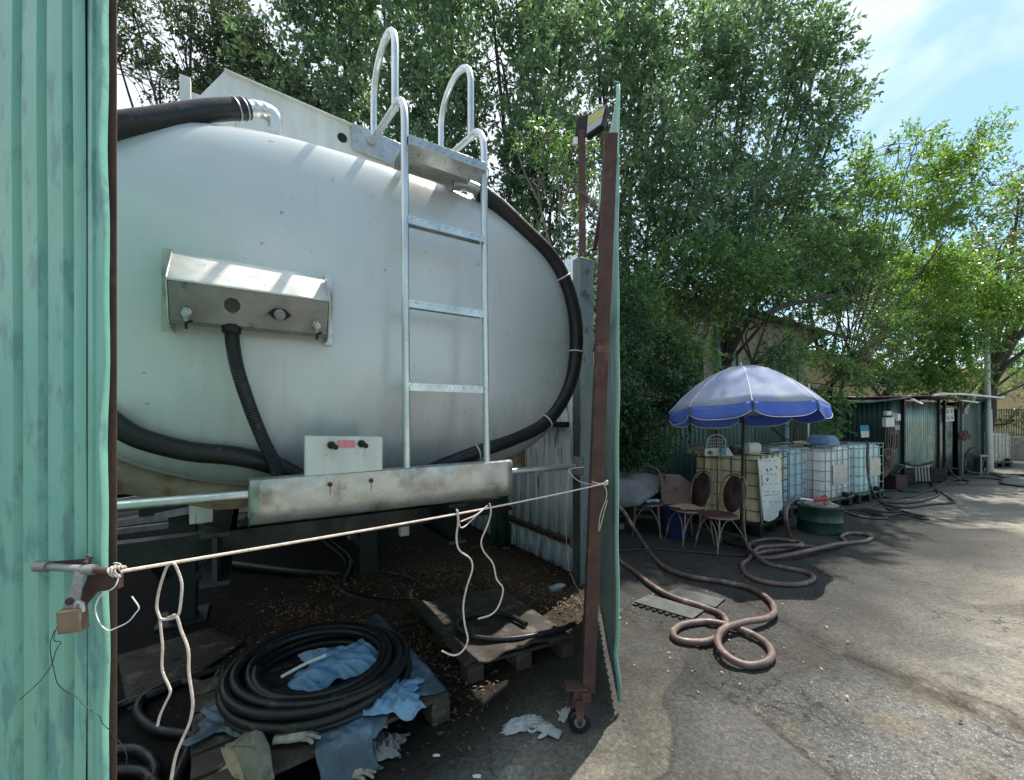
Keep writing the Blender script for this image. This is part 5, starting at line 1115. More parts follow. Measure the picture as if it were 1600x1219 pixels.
# ------------------------------------------------------------------ chairs (origin on the floor, facing +Y)
def make_chair():
    t = thing('chair', 'x', 'chair', (0, 0, 0), 'bistro chairs by the yellow brown tank')
    def tb(nm, pts, r=.0105, m_=m_chairframe, k=4): mb = MB(); mb.tube(smoothpath(pts, k), r, 8); return mb.build(nm, m_, t)
    mb = MB(); mb.lathe([(.02, .455), (.19, .46), (.212, .452), (.215, .44), (.205, .43), (.02, .43)], (0, 0, 0), 32); mb.build('seat', m_seatred, t)
    mb = MB(); mb.tube([Vector((.213*math.cos(a), .213*math.sin(a), .437)) for a in np.linspace(0, 2*math.pi, 36, endpoint=False)], .011, 8, closed=True); mb.build('seat_ring', m_chairframe, t)
    # rear legs continue into the arched back
    arch = [(-.22, -.25, 0), (-.205, -.215, .22), (-.20, -.195, .44), (-.205, -.215, .62), (-.20, -.245, .78), (-.155, -.268, .89), (-.08, -.279, .94), (0, -.283, .955), (.08, -.279, .94), (.155, -.268, .89), (.20, -.245, .78), (.205, -.215, .62), (.20, -.195, .44), (.205, -.215, .22), (.22, -.25, 0)]
    tb('back_frame', arch, .0115)
    for sx in (-1, 1): tb('leg', [(.155*sx, .145, .435), (.165*sx, .16, .25), (.19*sx, .21, 0)])
    tb('brace', [(-.185, .20, .10), (-.12, .175, .30), (0, .165, .41), (.12, .175, .30), (.185, .20, .10)], .008)
    for sx in (-1, 1): tb('brace', [(.18*sx, .19, .14), (.165*sx, .10, .34), (.17*sx, 0, .42), (.175*sx, -.1, .34), (.205*sx, -.215, .16)], .008)
    tb('stretcher', [(-.21, -.22, .18), (0, -.22, .18), (.21, -.22, .18)], .007)
    # oval padded back
    mb = MB(); rows = []
    for (k, off) in ((1, -.012), (1.03, 0), (1, .014), (.8, .026), (.02, .03)):
        rows.append([Vector((.148*k*math.cos(a), -.235-.045*(math.sin(a)*.9)+off, .70+.232*k*math.sin(a))) for a in np.linspace(0, 2*math.pi, 33)])
    rows = [[Vector((0, -.252-0*.0, .70))]*33]+rows
    mb.grid(rows); mb.build('back_pad', m_chairpad, t)
    return t
ch = make_chair(); ch.location = (2.66, 5.35, 0); ch.rotation_euler = (0, 0, rad(108)); ch['label'] = 'red brown padded bistro chair standing closest, in front of the parasol pole'
c2 = dup(ch, (2.40, 5.70, 0), rad(104), 'red brown bistro chair with papers on its seat, middle of the three')
c3 = dup(ch, (1.98, 6.10, 0), rad(160), 'bistro chair holding a bag and a small tube, furthest left by the grey umbrella')
crumple('newspaper', (2.40, 5.70, .462), .36, .34, .05, 61, m_card, 'creased papers lying on the seat of the middle chair', 'papers', rz=.3, sub=0)
lying((2.03, 6.02, .465), .20, .03, .15, mat('pale blue tube', (.35, .5, .65), (.1, .2, .5), .4, lo=.48, hi=.52), 'blue and white tube lying on the leftmost chair seat', 'tube', 'tube')
jug((1.93, 6.28, .46), .34, .22, .42, mat('dark olive bag', (.045, .045, .038), (.09, .085, .07), .8), 'dark olive bag slumped on the leftmost chair', .1, 'bag', 'bag')
# pink board, bucket, grey umbrella
bo = [P(1026, 739, 6.75), P(1062, 742, 6.75), P(1076, 752, 6.78), P(1082, 760, 6.78), P(1082, 790, 6.7), P(1058, 793, 6.65), P(1036, 790, 6.6), P(1031, 765, 6.65)]
scrap('fabric_panel', bo, m_pinkboard, 'faded pink brown panel propped against the fence between the chairs', 'panel', .02, .0)
b0 = G(1055, 838, 0); mb = MB(); mb.lathe([(.16, 0), (.165, .02), (.185, .40), (.20, .42), (.18, .42), (.155, .03)], b0, 24); mb.build('bucket', m_bluebucket, None, 'dark blue plastic bin standing behind the chairs', 'bin')
gu = thing('umbrella', 'open grey silver rain umbrella lying tilted beside the leftmost chair', 'umbrella', P(985, 765, 6.1))
ax2 = Vector((-.35, -.35, .87)).normalized(); x2 = Vector((0, 0, 1)).cross(ax2).normalized(); y2_ = ax2.cross(x2); uc = P(980, 762, 6.3)
mb = MB(); rows = []
for t in (.01, .2, .4, .6, .8, 1):
    row = []
    for j in range(49):
        a = 2*math.pi*j/48; k = (j % 6)/6; rr3 = .50*t*(math.cos(math.pi/8)/math.cos(((k)-.5)*math.pi/4)); row.append(uc+(x2*math.cos(a)+y2_*math.sin(a))*rr3+ax2*(.22*(1-t**2)))
    rows.append(row)
mb.grid(rows); mb.build('canopy', m_greyumb, gu, solid=.002, sharp=.2)
mb = MB(); mb.tube([uc+ax2*.28, uc-ax2*.45], .006, 6); mb.build('shaft', m_steel_dark, gu)
mb = MB(); mb.box(G(963, 822, .05), (.22, .08, .09)); mb.build('concrete_block', m_concrete, None, 'pale narrow block lying on the ground just right of the open gate', 'block', bevel=.005)
mb = MB(); mb.box(P(975, 795, 6.6), (.9, .06, .05)); mb.box(P(975, 806, 6.6), (.9, .06, .04)); mb.box(P(975, 820, 6.65), (.05, .05, .5)); mb.build('low_shelf', m_cagedark, None, 'low dark shelf in the shade beneath the grey umbrella', 'shelf')
# ------------------------------------------------------------------ drum with pump nozzle
dc = Vector((4.60, 6.22, 0)); dr = thing('drum', 'low dark green steel drum standing right of the pale blue tank', 'drum', dc)
mb = MB(); mb.lathe([(.27, 0), (.285, .01), (.282, .03), (.28, .17), (.286, .18), (.28, .19), (.28, .36), (.29, .375), (.29, .39), (.27, .395), (.26, .38), (.02, .378)], dc, 40); mb.build('drum_body', m_drum, dr)
mb = MB(); mb.lathe([(.22, .382), (.22, .40), (.20, .41), (.02, .412)], dc+Vector((.03, .02, 0)), 30); mb.tube(smoothpath([dc+Vector((-.1, -.05, .40)), dc+Vector((-.1, -.05, .50)), dc+Vector((.0, -.05, .53)), dc+Vector((.05, -.05, .41))], 4), .010, 6); mb.build('drum_lid', m_steel_dark, dr)
nzl = thing('fuel_nozzle', 'red fuel nozzle on a white hose end resting on the green drum', 'fuel nozzle', dc+Vector((0, 0, .45)))
YN = 6.1
mb = MB(); mb.tube([P(1270, 782, YN), P(1280, 781, YN), P(1288, 779, YN), P(1293, 782, YN)], [.022, .030, .036, .018], 10); mb.tube([P(1284, 779, YN), P(1288, 774, YN), P(1292, 777, YN)], .012, 8); mb.tube([P(1286, 785, YN), P(1290, 791, YN), P(1294, 786, YN)], .008, 6); mb.build('nozzle_body', m_red, nzl)
mb = MB(); mb.tube([P(1248, 779, YN), P(1258, 780, YN), P(1270, 782, YN)], [.014, .017, .014], 8); mb.build('hose_end', m_tie, nzl); mb = MB(); mb.tube([P(1293, 782, YN), P(1299, 787, YN), P(1302, 794, YN)], .010, 8); mb.build('spout', m_steel, nzl)

# ------------------------------------------------------------------ hoses on the lane
def fl4(pts, z=.026): return [G(940+x*.4125, 820+y*.4125, z) for x, y in pts]
HA = [(125, 0), (165, 80), (230, 155), (330, 195), (450, 215), (560, 240), (635, 285), (655, 330), (620, 365), (540, 385), (460, 415), (440, 460), (470, 505), (540, 530), (610, 525), (645, 495), (625, 450), (560, 410), (480, 382), (400, 367), (310, 378), (272, 405), (290, 435), (370, 445), (430, 430), (470, 390), (460, 345), (380, 310), (270, 275), (190, 230), (120, 175), (55, 130), (0, 90)]
ptsA = [P(945, 785, 4.9), P(962, 790, 4.9), P(975, 797, 4.9)]; ptsA[0].z = .55; ptsA[1].z = .55; ptsA[2].z = .45
ha = fl4(HA)
for i in range(8, 13): ha[i].z = .03+.034*math.sin((i-7)/6*math.pi)
line('hose', [P(940, 792, 5.6), P(962, 790, 5.6), P(975, 800, 5.5), P(987, 820, 5.15)]+ha[1:], .026, m_hosepink, 'long faded brown hose curling into two loops on the ground right of the open gate', 'hose', 8, 14)
HB = [(690, -20), (692, 10), (712, 40), (745, 62), (755, 74), (700, 92), (620, 102), (575, 118), (640, 126), (730, 124), (820, 104), (890, 86), (925, 68), (908, 46), (935, 33), (985, 34), (1022, 46), (1000, 62), (930, 70), (840, 88), (740, 92), (640, 96), (590, 102), (560, 128), (532, 150), (545, 185), (600, 212), (680, 225), (760, 224), (803, 204), (775, 180), (700, 164), (630, 148), (575, 120), (556, 92), (585, 62), (660, 54), (740, 64)]
hb = fl4(HB)
for i in (9, 10, 11, 20, 21, 22, 33, 34): hb[i].z += .045
q0 = [P(1248, 779, YN), P(1238, 782, 6.0), P(1230, 792, 5.9), P(1228, 810, 5.7)]
line('hose', q0+hb[2:], .025, m_hosepink, 'faded brown hose running from the red nozzle into flat loops before the green drum', 'hose', 8, 12)
def f8(pts, z=.02): return [G(1240+x*.2626, 560+y*.2626, z) for x, y in pts]
BH = [([(440, 515), (438, 600), (445, 700), (470, 800), (520, 860), (570, 900), (640, 905)], 'black hose dropping from the aqua tank down to the tangle on the ground', True),
      ([(640, 905), (700, 925), (790, 945), (770, 955), (640, 925), (540, 940), (400, 905), (300, 900), (330, 925), (440, 950), (550, 952), (520, 930), (420, 905), (300, 895)], 'black hose in long flat bends nearest the green drum', False),
      ([(270, 860), (300, 895), (400, 893), (500, 910), (600, 915), (635, 905), (560, 870), (540, 855), (640, 862), (760, 850), (850, 820), (860, 795), (820, 750), (815, 720)], 'black hose winding from the tanks to the shed stand', False),
      ([(530, 790), (640, 785), (780, 790), (860, 790), (945, 845), (940, 860), (800, 870), (680, 888), (590, 880), (540, 860), (600, 835), (720, 820)], 'black hose in a wide bend on the right of the tangle', False),
      ([(530, 800), (560, 830), (700, 820), (780, 790), (850, 760), (920, 730), (1000, 722), (1040, 740), (900, 755), (840, 775)], 'black hose running back along the shed wall', False),
      ([(1370, 765), (1300, 755), (1230, 742), (1240, 725), (1130, 712), (1000, 710), (950, 720)], 'black hose trailing off to the right edge', False),
      ([(1371, 700), (1290, 690), (1250, 712), (1180, 690), (1050, 690)], 'black hose by the foot of the grey pole', False)]
for pts, lb, drop in BH:
    g = f8(pts)
    if drop:
        g = [P(1354, 690, 7.9)]+[P(1240+x*.2626, 560+y*.2626, 7.75-.9*i/4) for i, (x, y) in enumerate(pts[:4])]+f8(pts[4:])
    line('hose', g, .021, m_rubber_dusty, lb, 'hose', 6, 8, 'black hoses tangled on the lane by the shed')
line('hose', [G(945, 862, .02), G(1010, 858, .02), G(1080, 862, .02), G(1160, 868, .02), G(1210, 862, .02)], .012, m_rubber_dusty, 'thin dark hose passing under the chairs on the ground', 'hose', 6, 8)
# floor plates
for pts, lb in (([(990, 941), (1015, 930), (1100, 955), (1082, 968)], 'dull steel floor plate, the nearer of two under the brown hose'), ([(1040, 928), (1058, 919), (1132, 937), (1118, 950)], 'dull steel floor plate, the farther of two beside the brown hose')):
    g = [G(x, y, .010) for x, y in pts]; fpl = thing('floor_plate', lb, 'floor plate', (g[0]+g[2])/2)
    mb = MB(); mb.prism(g, (0, 0, .008)); mb.build('cover_plate', m_plate, fpl, bevel=.002)
    mb = MB(); ac = (g[2]-g[1]).normalized(); ax5 = (g[1]-g[0]).normalized()
    for k in range(9):
        q5 = g[0].lerp(g[3], (k+.5)/9)-ax5*.035; q6 = g[1].lerp(g[2], (k+.5)/9)+ax5*.035; q5.z = q6.z = .004; mb.beam(q5, q6, .035, .008)
    mb.build('slot_bars', m_black, fpl)  # black bars standing in for the dark slots round the plate

# ------------------------------------------------------------------ fence behind the tanks
F0 = Vector((2.6, 7.2, 0)); 
def FP(t, z=0, n=0): return F0+D*t+N*n+Vector((0, 0, z))
fnc = thing('fence', 'tall dark green corrugated fence behind the chairs and liquid tanks', 'fence', FP(2))
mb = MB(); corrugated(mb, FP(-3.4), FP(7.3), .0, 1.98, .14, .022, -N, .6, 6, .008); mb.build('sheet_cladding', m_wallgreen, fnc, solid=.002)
mb = MB(); mb.box(FP(2, 1.93, -.05), (10.6, .04, .05), YARD); mb.box(FP(2, .5, -.05), (10.6, .04, .05), YARD); mb.build('fence_rail', m_rust, fnc)
for t in (-1.2, 1.5, 4.2): mb = MB(); mb.box(FP(t, 1.05, -.07), (.06, .05, 2.1), YARD); mb.build('fence_post', m_rust if t == 1.5 else m_bluepipe, fnc)

# ------------------------------------------------------------------ shed
SH = Vector((9.03, 9.87, 0)); sd_ = Vector((6.17, 3.43, 0)).normalized(); sn = Vector((-sd_.y, sd_.x, 0)); LS = 7.06
def S(t, z=0, n=0): return SH+sd_*t+sn*n+Vector((0, 0, z))
SB = basis(sd_, sn, (0, 0, 1))
shed = thing('shed', 'long low teal corrugated metal shed with a white pipe along its eave', 'shed', S(3, 0, 1.5))
def fpx(px):    # distance along the shed front seen at photo column px
    u = (px-CX)/F; return (SH.x-u*SH.y)/(u*sd_.y-sd_.x)
tA = 0; tB = fpx(1409); tC = fpx(1464); tD = fpx(1473); tE = fpx(1500); tF = fpx(1541)
mb = MB(); corrugated(mb, S(tA-.10), S(tB), .02, 2.12, .10, .03, -sn, .55, 4, .003); mb.build('wall', m_shed, shed, solid=.0015)
mb = MB(); corrugated(mb, S(tB+.02), S(tC), .02, 2.10, .125, .040, -sn, .42, 4, .003); mb.build('wall', m_shed_lit, shed, solid=.0015, plabel='ribbed shed panel, lit tone in its colour')
mb = MB(); corrugated(mb, S(tC+.02, 0, .10), S(tD, 0, .10), .02, 2.10, .085, .016, -sn, .55, 3, .003); mb.build('wall', m_shed, shed, solid=.0015)
mb = MB(); corrugated(mb, S(tE, 0, .05), S(tF, 0, .05), .02, 2.2, .085, .016, -sn, .55, 3, .003); mb.build('wall', m_shed, shed, solid=.0015)
mb = MB(); corrugated(mb, S(-.10), S(-.10, 0, 1.6), .02, 2.10, .10, .018, -sd_, .55, 3, .003); mb.build('side_wall', m_shed, shed, solid=.0015)
mb = MB(); corrugated(mb, S(LS-.3), S(LS-.3, 0, 2.6), .02, 2.2, .10, .018, sd_, .55, 3, .003); mb.build('side_wall', m_shed, shed, solid=.0015)
for t, w_ in ((tB, .06), (tC, .05), (tD, .07), (tE, .12)):
    mb = MB(); mb.box(S(t, 1.08, -.03), (w_, .06, 2.16), SB); mb.build('post', m_black if t != tE else m_col, shed)
mb = MB(); corrugated(mb, S(tD+.10, 0, .10), S(tE-.22, 0, .10), .12, 1.9, .10, .018, -sn, .5, 3, .002); door = mb.build('door', m_shed_lit, shed, solid=.0015)
mb = MB(); mb.box(S((tD+tE)/2, 1.98, .08), (tE-tD, .05, .09), SB); mb.build('door_lintel', m_col, shed)
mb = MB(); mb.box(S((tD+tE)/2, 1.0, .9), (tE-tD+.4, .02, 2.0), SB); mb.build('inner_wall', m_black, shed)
# sagging roof
mb = MB(); rows = []
for i in range(9):
    n_ = -.35+i*.4; row = []
    for j in range(41):
        t = -.3+(LS+.1)*j/40; sag = .05*math.sin(t*1.3)+.04*math.sin(t*.6+1); row.append(S(t, 2.17+t*.016+sag*.5+.03*n_+.008*(j % 2), n_))
    rows.append(row)
mb.grid(rows); mb.build('roof', m_roof, shed, solid=.012)
mb = MB(); pp = [S(fpx(x), CAMH+(HY-y)/F*S(fpx(x)).y, -.40) for x, y in ((1424, 619), (1441, 617), (1470, 617), (1497, 619), (1520, 621), (1537, 623))]
mb.tube(smoothpath(pp, 3), .027, 10); pipe = mb.build('eave_pipe', m_pvc, shed)
for x, y in ((1441, 617), (1497, 619), (1536, 622)):
    mb = MB(); q = S(fpx(x), CAMH+(HY-y)/F*S(fpx(x)).y, -.40); mb.lathe([(.045, -.07), (.045, .07)], q, 12, basis(sn, (0, 0, 1), sd_)); mb.build('pipe_joint', m_pvc, pipe)
mb = MB(); mb.tube([P(1316, 629, 10.6), P(1360, 628, 10.1), P(1408, 622, 9.6), P(1424, 619, 9.7)], .025, 8); mb.build('eave_rail', m_pole, shed)
mb = MB(); mb.beam(P(1424, 623, 9.6), P(1441, 631, 9.4), .09, .02); mb.beam(P(1502, 626, 11.2), P(1527, 629, 11.6), .07, .03); mb.build('lamp_fitting', m_pvc, shed)
# clutter on the shed
def wallthing(name, quad, Y, th, mt, label, cat):
    mb = MB(); mb.prism([P(x, y, Y) for x, y in quad], (0, th, 0)); return mb.build(name, mt, None, label, cat, bevel=.003)
wt = thing('notice', 'small notice, blue above and white below, pinned to the dark shed side', 'notice', P(1350, 675, 9.95))
mb = MB(); mb.prism([P(1344, 665, 9.9), P(1357, 664, 9.9), P(1358, 673, 9.9), P(1345, 674, 9.9)], (0, .01, 0)); mb.build('blue_sheet', m_bluepaper, wt)
mb = MB(); mb.prism([P(1345, 674, 9.9), P(1358, 673, 9.9), P(1358, 683, 9.9), P(1346, 684, 9.9)], (0, .01, 0)); mb.build('white_sheet', m_paper, wt)
dn = thing('notice', 'white paper notice with four big characters at the top of the shed door', 'notice', P(1484, 648, 11.4))
def qd(px, py, off=0): t = fpx(px); b = S(t, 0, .12-off); return P(px, py, b.y)
mb = MB(); mb.prism([qd(1477, 638), qd(1490, 637), qd(1491, 658), qd(1478, 659)], sn*.008); mb.build('notice_sheet', m_paper, dn)
for cx_, cy_ in ((1481, 643), (1487, 642.5), (1481.5, 653), (1487.5, 652.5)):
    mb = MB()
    for a, b in (((-2, -2.5), (2, -2.7)), ((-2.2, 0), (2.2, -.2)), ((0, -3.5), (0, 3.2)), ((-1.8, 3), (-.3, .5)), ((.3, .5), (2, 3))):
        mb.tube([qd(cx_+a[0], cy_+a[1], .006), qd(cx_+b[0], cy_+b[1], .006)], .006, 4)
    mb.build('character', m_ink, dn)
eb = thing('electrical_boxes', 'cluster of grey electrical boxes and cables on the shed corner', 'electrical boxes', P(1392, 670, 9.5))
for (x, y, w_, h_, k) in ((1387, 646, .12, .10, 0), (1395, 650, .14, .14, 1), (1388, 660, .20, .22, 2), (1401, 652, .10, .16, 0), (1399, 668, .12, .12, 1)):
    mb = MB(); mb.box(P(x, y, 9.62-.01*k), (w_, .10, h_)); mb.build('box', m_white if k != 1 else m_steel_dark, eb, bevel=.006)
mb = MB()
for k in range(5): mb.tube(smoothpath([P(1386+3*k, 665, 9.56), P(1383+4*k, 690, 9.5), P(1388+2*k, 705, 9.5), P(1384+3*k, 725, 9.5), P(1380+k, 745, 9.5)], 4), .010, 5)
mb.tube([P(1391+7*math.cos(a), 712+8*math.sin(a), 9.45) for a in np.linspace(0, 6.0, 22)], .012, 6); mb.tube([P(1388+6*math.cos(a), 708+7*math.sin(a), 9.42) for a in np.linspace(0, 6.0, 22)], .012, 6)
mb.build('cable_bundle', m_hosepink, eb)
wallthing('dark_panel', [(1395, 680), (1403, 678), (1404, 700), (1394, 702)], 9.7, .05, m_black, 'black hanging panel beneath the electrical boxes', 'panel')
wallthing('lamp', [(1507, 640), (1513, 631), (1516, 633), (1512, 647), (1507, 647)], 12.0, .12, m_glove_y, 'pale bulbous lamp hanging on the right part of the shed', 'lamp')
tv = thing('valve_cluster', 'reddish valves with small handwheels on the right part of the shed front', 'valves', P(1508, 685, 12.0))
for x, y, r_ in ((1503, 680, .07), (1509, 676, .06), (1513, 682, .07), (1507, 685, .06)):
    mb = MB(); mb.tube([P(x, y, 12.0)+Vector((r_*math.cos(a), 0, r_*math.sin(a))) for a in np.linspace(0, 2*math.pi, 14, endpoint=False)], .018, 6, closed=True); mb.tube([P(x, y, 12.0), P(x, y, 12.25)], .03, 6); mb.build('handwheel', m_seatred, tv)
# stand with hoses in front of the shed
st_ = thing('pump_stand', 'dark pump stand with hoses on top in front of the bright shed panel', 'stand', G(1435, 764))
gy = G(1435, 764).y
mb = MB()
for x in (1413, 1455): mb.tube([P(x, 727, gy), P(x+1, 764, gy)], .018, 6); mb.tube([P(x, 727, gy+.35), P(x+1, 762, gy+.35)], .018, 6)
mb.build('stand_frame', m_black, st_)
mb = MB(); mb.prism([P(1412, 727, gy), P(1457, 726, gy), P(1457, 730, gy), P(1412, 731, gy)], (0, .38, 0)); mb.build('stand_top', m_steel_dark, st_, bevel=.003)
mb = MB(); mb.tube(smoothpath([P(1415, 724, gy), P(1425, 727, gy), P(1440, 727, gy), P(1457, 722, gy)], 4), .03, 8); mb.build('pump_pipe', m_rubber_dusty, st_)
for k in range(5):
    mb = MB(); mb.tube([P(1430+5*k, 730, gy+.02), P(1432+5*k, 752, gy+.02)], .022, 6); mb.build('hanging_handle', m_steel_dark, st_)
mb = MB(); mb.box(G(1419, 757, .17)+Vector((0, .3, 0)), (.27, .3, .33)); mb.box(G(1419, 757, .17)+Vector((0, .3, .165)), (.30, .33, .03)); mb.build('crate', m_redbrown, None, 'dull red crate beneath the pump stand', 'crate', bevel=.01)
mb = MB(); mb.box(G(1477, 745, .17)+Vector((0, .3, 0)), (.36, .35, .34)); mb.box(G(1477, 745, .17)+Vector((0, .3, .17)), (.40, .38, .03)); mb.build('crate', m_black, None, 'black crate at the foot of the shed door', 'crate', bevel=.01)
g_ = G(1401, 763)
line('hose', [P(1420, 723, gy), P(1409, 731, gy), P(1398, 745, gy), P(1400, 760, gy), G(1412, 768, .02), G(1450, 767, .02), G(1475, 757, .02)], .022, m_rubber_dusty, 'black hose drooping in an arc from the left of the pump stand', 'hose', 6, 8)
line('hose', [P(1478, 716, 10.6), P(1482, 730, 10.5), P(1490, 742, 10.4), G(1500, 750, .02), G(1515, 752, .02)], .022, m_rubber_dusty, 'black hose hanging down beside the shed door', 'hose', 6, 8)
line('hose', [P(1524, 699, 11.8), P(1515, 702, 11.8), P(1508, 720, 11.7), P(1510, 735, 11.6), G(1535, 740, .02), G(1570, 741, .02), G(1620, 742, .02)], .022, m_rubber_dusty, 'dark hose arching up the right end of the shed', 'hose', 6, 8)
stl = thing('stool', 'small metal stool at the right end of the shed', 'stool', G(1538, 737))
mb = MB(); mb.prism([P(1532, 711, 12.2), P(1544, 711, 12.2), P(1544, 714, 12.2), P(1532, 714, 12.2)], (0, .3, 0)); mb.build('seat', m_steel_dark, stl)
for x, yy in ((1532.5, 12.2), (1543.5, 12.2), (1533.5, 12.5), (1543, 12.5)):
    mb = MB(); p_ = P(x, 713, yy); mb.tube([p_, (p_.x, yy, 0)], .014, 6); mb.build('leg', m_steel_dark, stl)
b0 = G(1519, 737); mb = MB(); mb.lathe([(.20, 0), (.26, .40), (.27, .42), (.24, .42), (.19, .03)], b0, 20); mb.build('bucket', m_black, None, 'black tub standing by the right end of the shed', 'tub')
# grey pole
gp = G(1547, 737); tpz = P(1541, 480, gp.y)
mb = MB(); mb.tube([gp, P(1544, 640, gp.y)], .085, 14); mb.tube([P(1544, 640, gp.y), tpz], .065, 14); mb.build('pole', m_pole, None, 'tall light grey metal pole at the right end of the shed', 'pole')

# ------------------------------------------------------------------ far right wall, fence and distant ochre bank
W0 = G(1540, 716); W1 = G(1760, 720)
mb = MB(); mb.box((W0+W1)/2+Vector((0, 0, .45)), ((W1-W0).length+4, .25, .9)); fw = mb.build('low_wall', m_concrete, None, 'low dark stained concrete wall at the far right behind the pole', 'wall')
ff = thing('railing', 'green metal railing on top of the far low wall', 'railing', (W0+W1)/2+Vector((0, 0, .9)))
mb = MB()
for z in (1.0, 2.0): mb.tube([W0+Vector((-2, 0, z)), W1+Vector((2, 0, z))], .02, 6)
mb.build('top_rail', m_shed, ff)
nB = 60
mb = MB()
for k in range(nB): q = W0.lerp(W1, k/nB*1.1-.1); mb.tube([q+Vector((0, 0, .9)), q+Vector((0, 0, 2.05))], .012, 5)
mb.build('bars', m_shed, ff)
mb = MB(); c0 = P(1580, 640, 30); mb.box((c0.x+10, 30, 2.6), (40, .5, 5.2)); bk_ = mb.build('retaining_wall', m_ochre, None, 'ochre bank wall in the distance behind the right railing', 'retaining wall')
# ------------------------------------------------------------------ house behind the fence
hs = thing('house', 'old pale rendered house with a dark roof, mostly hidden behind the fence trees', 'house', FP(6, 0, 5))
def H(t, z, n=0): return FP(t, z, 3.2+n)
def hpx(px, n=0):
    u = (px-CX)/F; b = FP(0, 0, 3.2+n); return (b.x-u*b.y)/(u*D.y-D.x)
t0h, t1h = hpx(940), hpx(1262)
mb = MB(); mb.box(H((t0h+t1h)/2, 2.6, 2.5), (t1h-t0h, 5, 5.2), YARD); mb.build('wall', m_bldg, hs)
t2h = hpx(1395)
mb = MB(); mb.box(H((t1h+t2h)/2+.005, 2.3, 2.65), (t2h-t1h, 4.6, 4.6), YARD); mb.build('wall', m_ochre, hs, plabel='ochre end wall')
mb = MB(); mb.prism([H(t0h-.3, 5.2, -.5), H(t2h+.3, 5.0, -.5), H(t2h+.3, 6.6, 3), H(t0h-.3, 6.8, 3)], (0, 0, .12)); mb.prism([H(t0h-.3, 5.3, 6), H(t2h+.3, 5.1, 6), H(t2h+.3, 6.6, 3.02), H(t0h-.3, 6.8, 3.02)], (0, 0, .12)); mb.build('roof', m_roof, hs)
for px0, px1, z0, z1 in ((1000, 1030, 2.6, 3.9), (1060, 1096, 2.6, 3.9), (1128, 1150, 2.9, 4.0), (1205, 1245, 2.7, 3.9)):
    a, b = hpx(px0), hpx(px1); mb = MB(); mb.box(H((a+b)/2, (z0+z1)/2, -.03), (b-a, .06, z1-z0), YARD); w_ = mb.build('window', m_window, hs)
    mb = MB()
    for (xx, zz, ww, hh) in (((a+b)/2, z0, b-a+.1, .07), ((a+b)/2, z1, b-a+.1, .07), (a, (z0+z1)/2, .07, z1-z0-.07), (b, (z0+z1)/2, .07, z1-z0-.07), ((a+b)/2, (z0+z1)/2, .05, z1-z0-.07)): mb.box(H(xx, zz, -.08), (ww, .05, hh), YARD)
    mb.build('frame', m_pole, w_)
mb = MB(); a = hpx(1118); mb.box(H(a, 2.6, -.12), (.16, .14, 5.0), YARD); mb.build('downpipe', m_bluepipe, hs)
mb = MB(); mb.tube(smoothpath([P(1016, 467, 10.4), P(1034, 472, 10.2), P(1038, 480, 10.2), P(1037, 512, 10.2)], 3), .035, 8); mb.build('vent_pipe', m_pvc, hs)
# ------------------------------------------------------------------ trees
def leafmesh(name, pos, dirs, L_, W_, rs, loc, mt):
    n = len(pos); up = rs.normal(0, 1, (n, 3)); up[:, 2] += 1.0
    d = dirs/np.linalg.norm(dirs, axis=1, keepdims=True); s = np.cross(d, up); s /= (np.linalg.norm(s, axis=1, keepdims=True)+1e-6)
    nn = np.cross(s, d); ln = (L_*rs.uniform(.6, 1.3, n))[:, None]; w_ = ln*W_
    v = np.stack([pos, pos+d*ln*.42+s*w_*.5+nn*ln*.06, pos+d*ln-nn*ln*.05, pos+d*ln*.42-s*w_*.5+nn*ln*.06], 1).reshape(-1, 3)
    o = quadmesh(name, v, loc); o.data.materials.append(mt); return o
def nz3(p, s, ph): return (np.sin(p[:, 0]*s+ph)+np.sin(p[:, 1]*s*1.13+ph*2+p[:, 2]*s*.5)+np.sin(p[:, 2]*s*1.21+ph*3+p[:, 0]*s*.7))/3
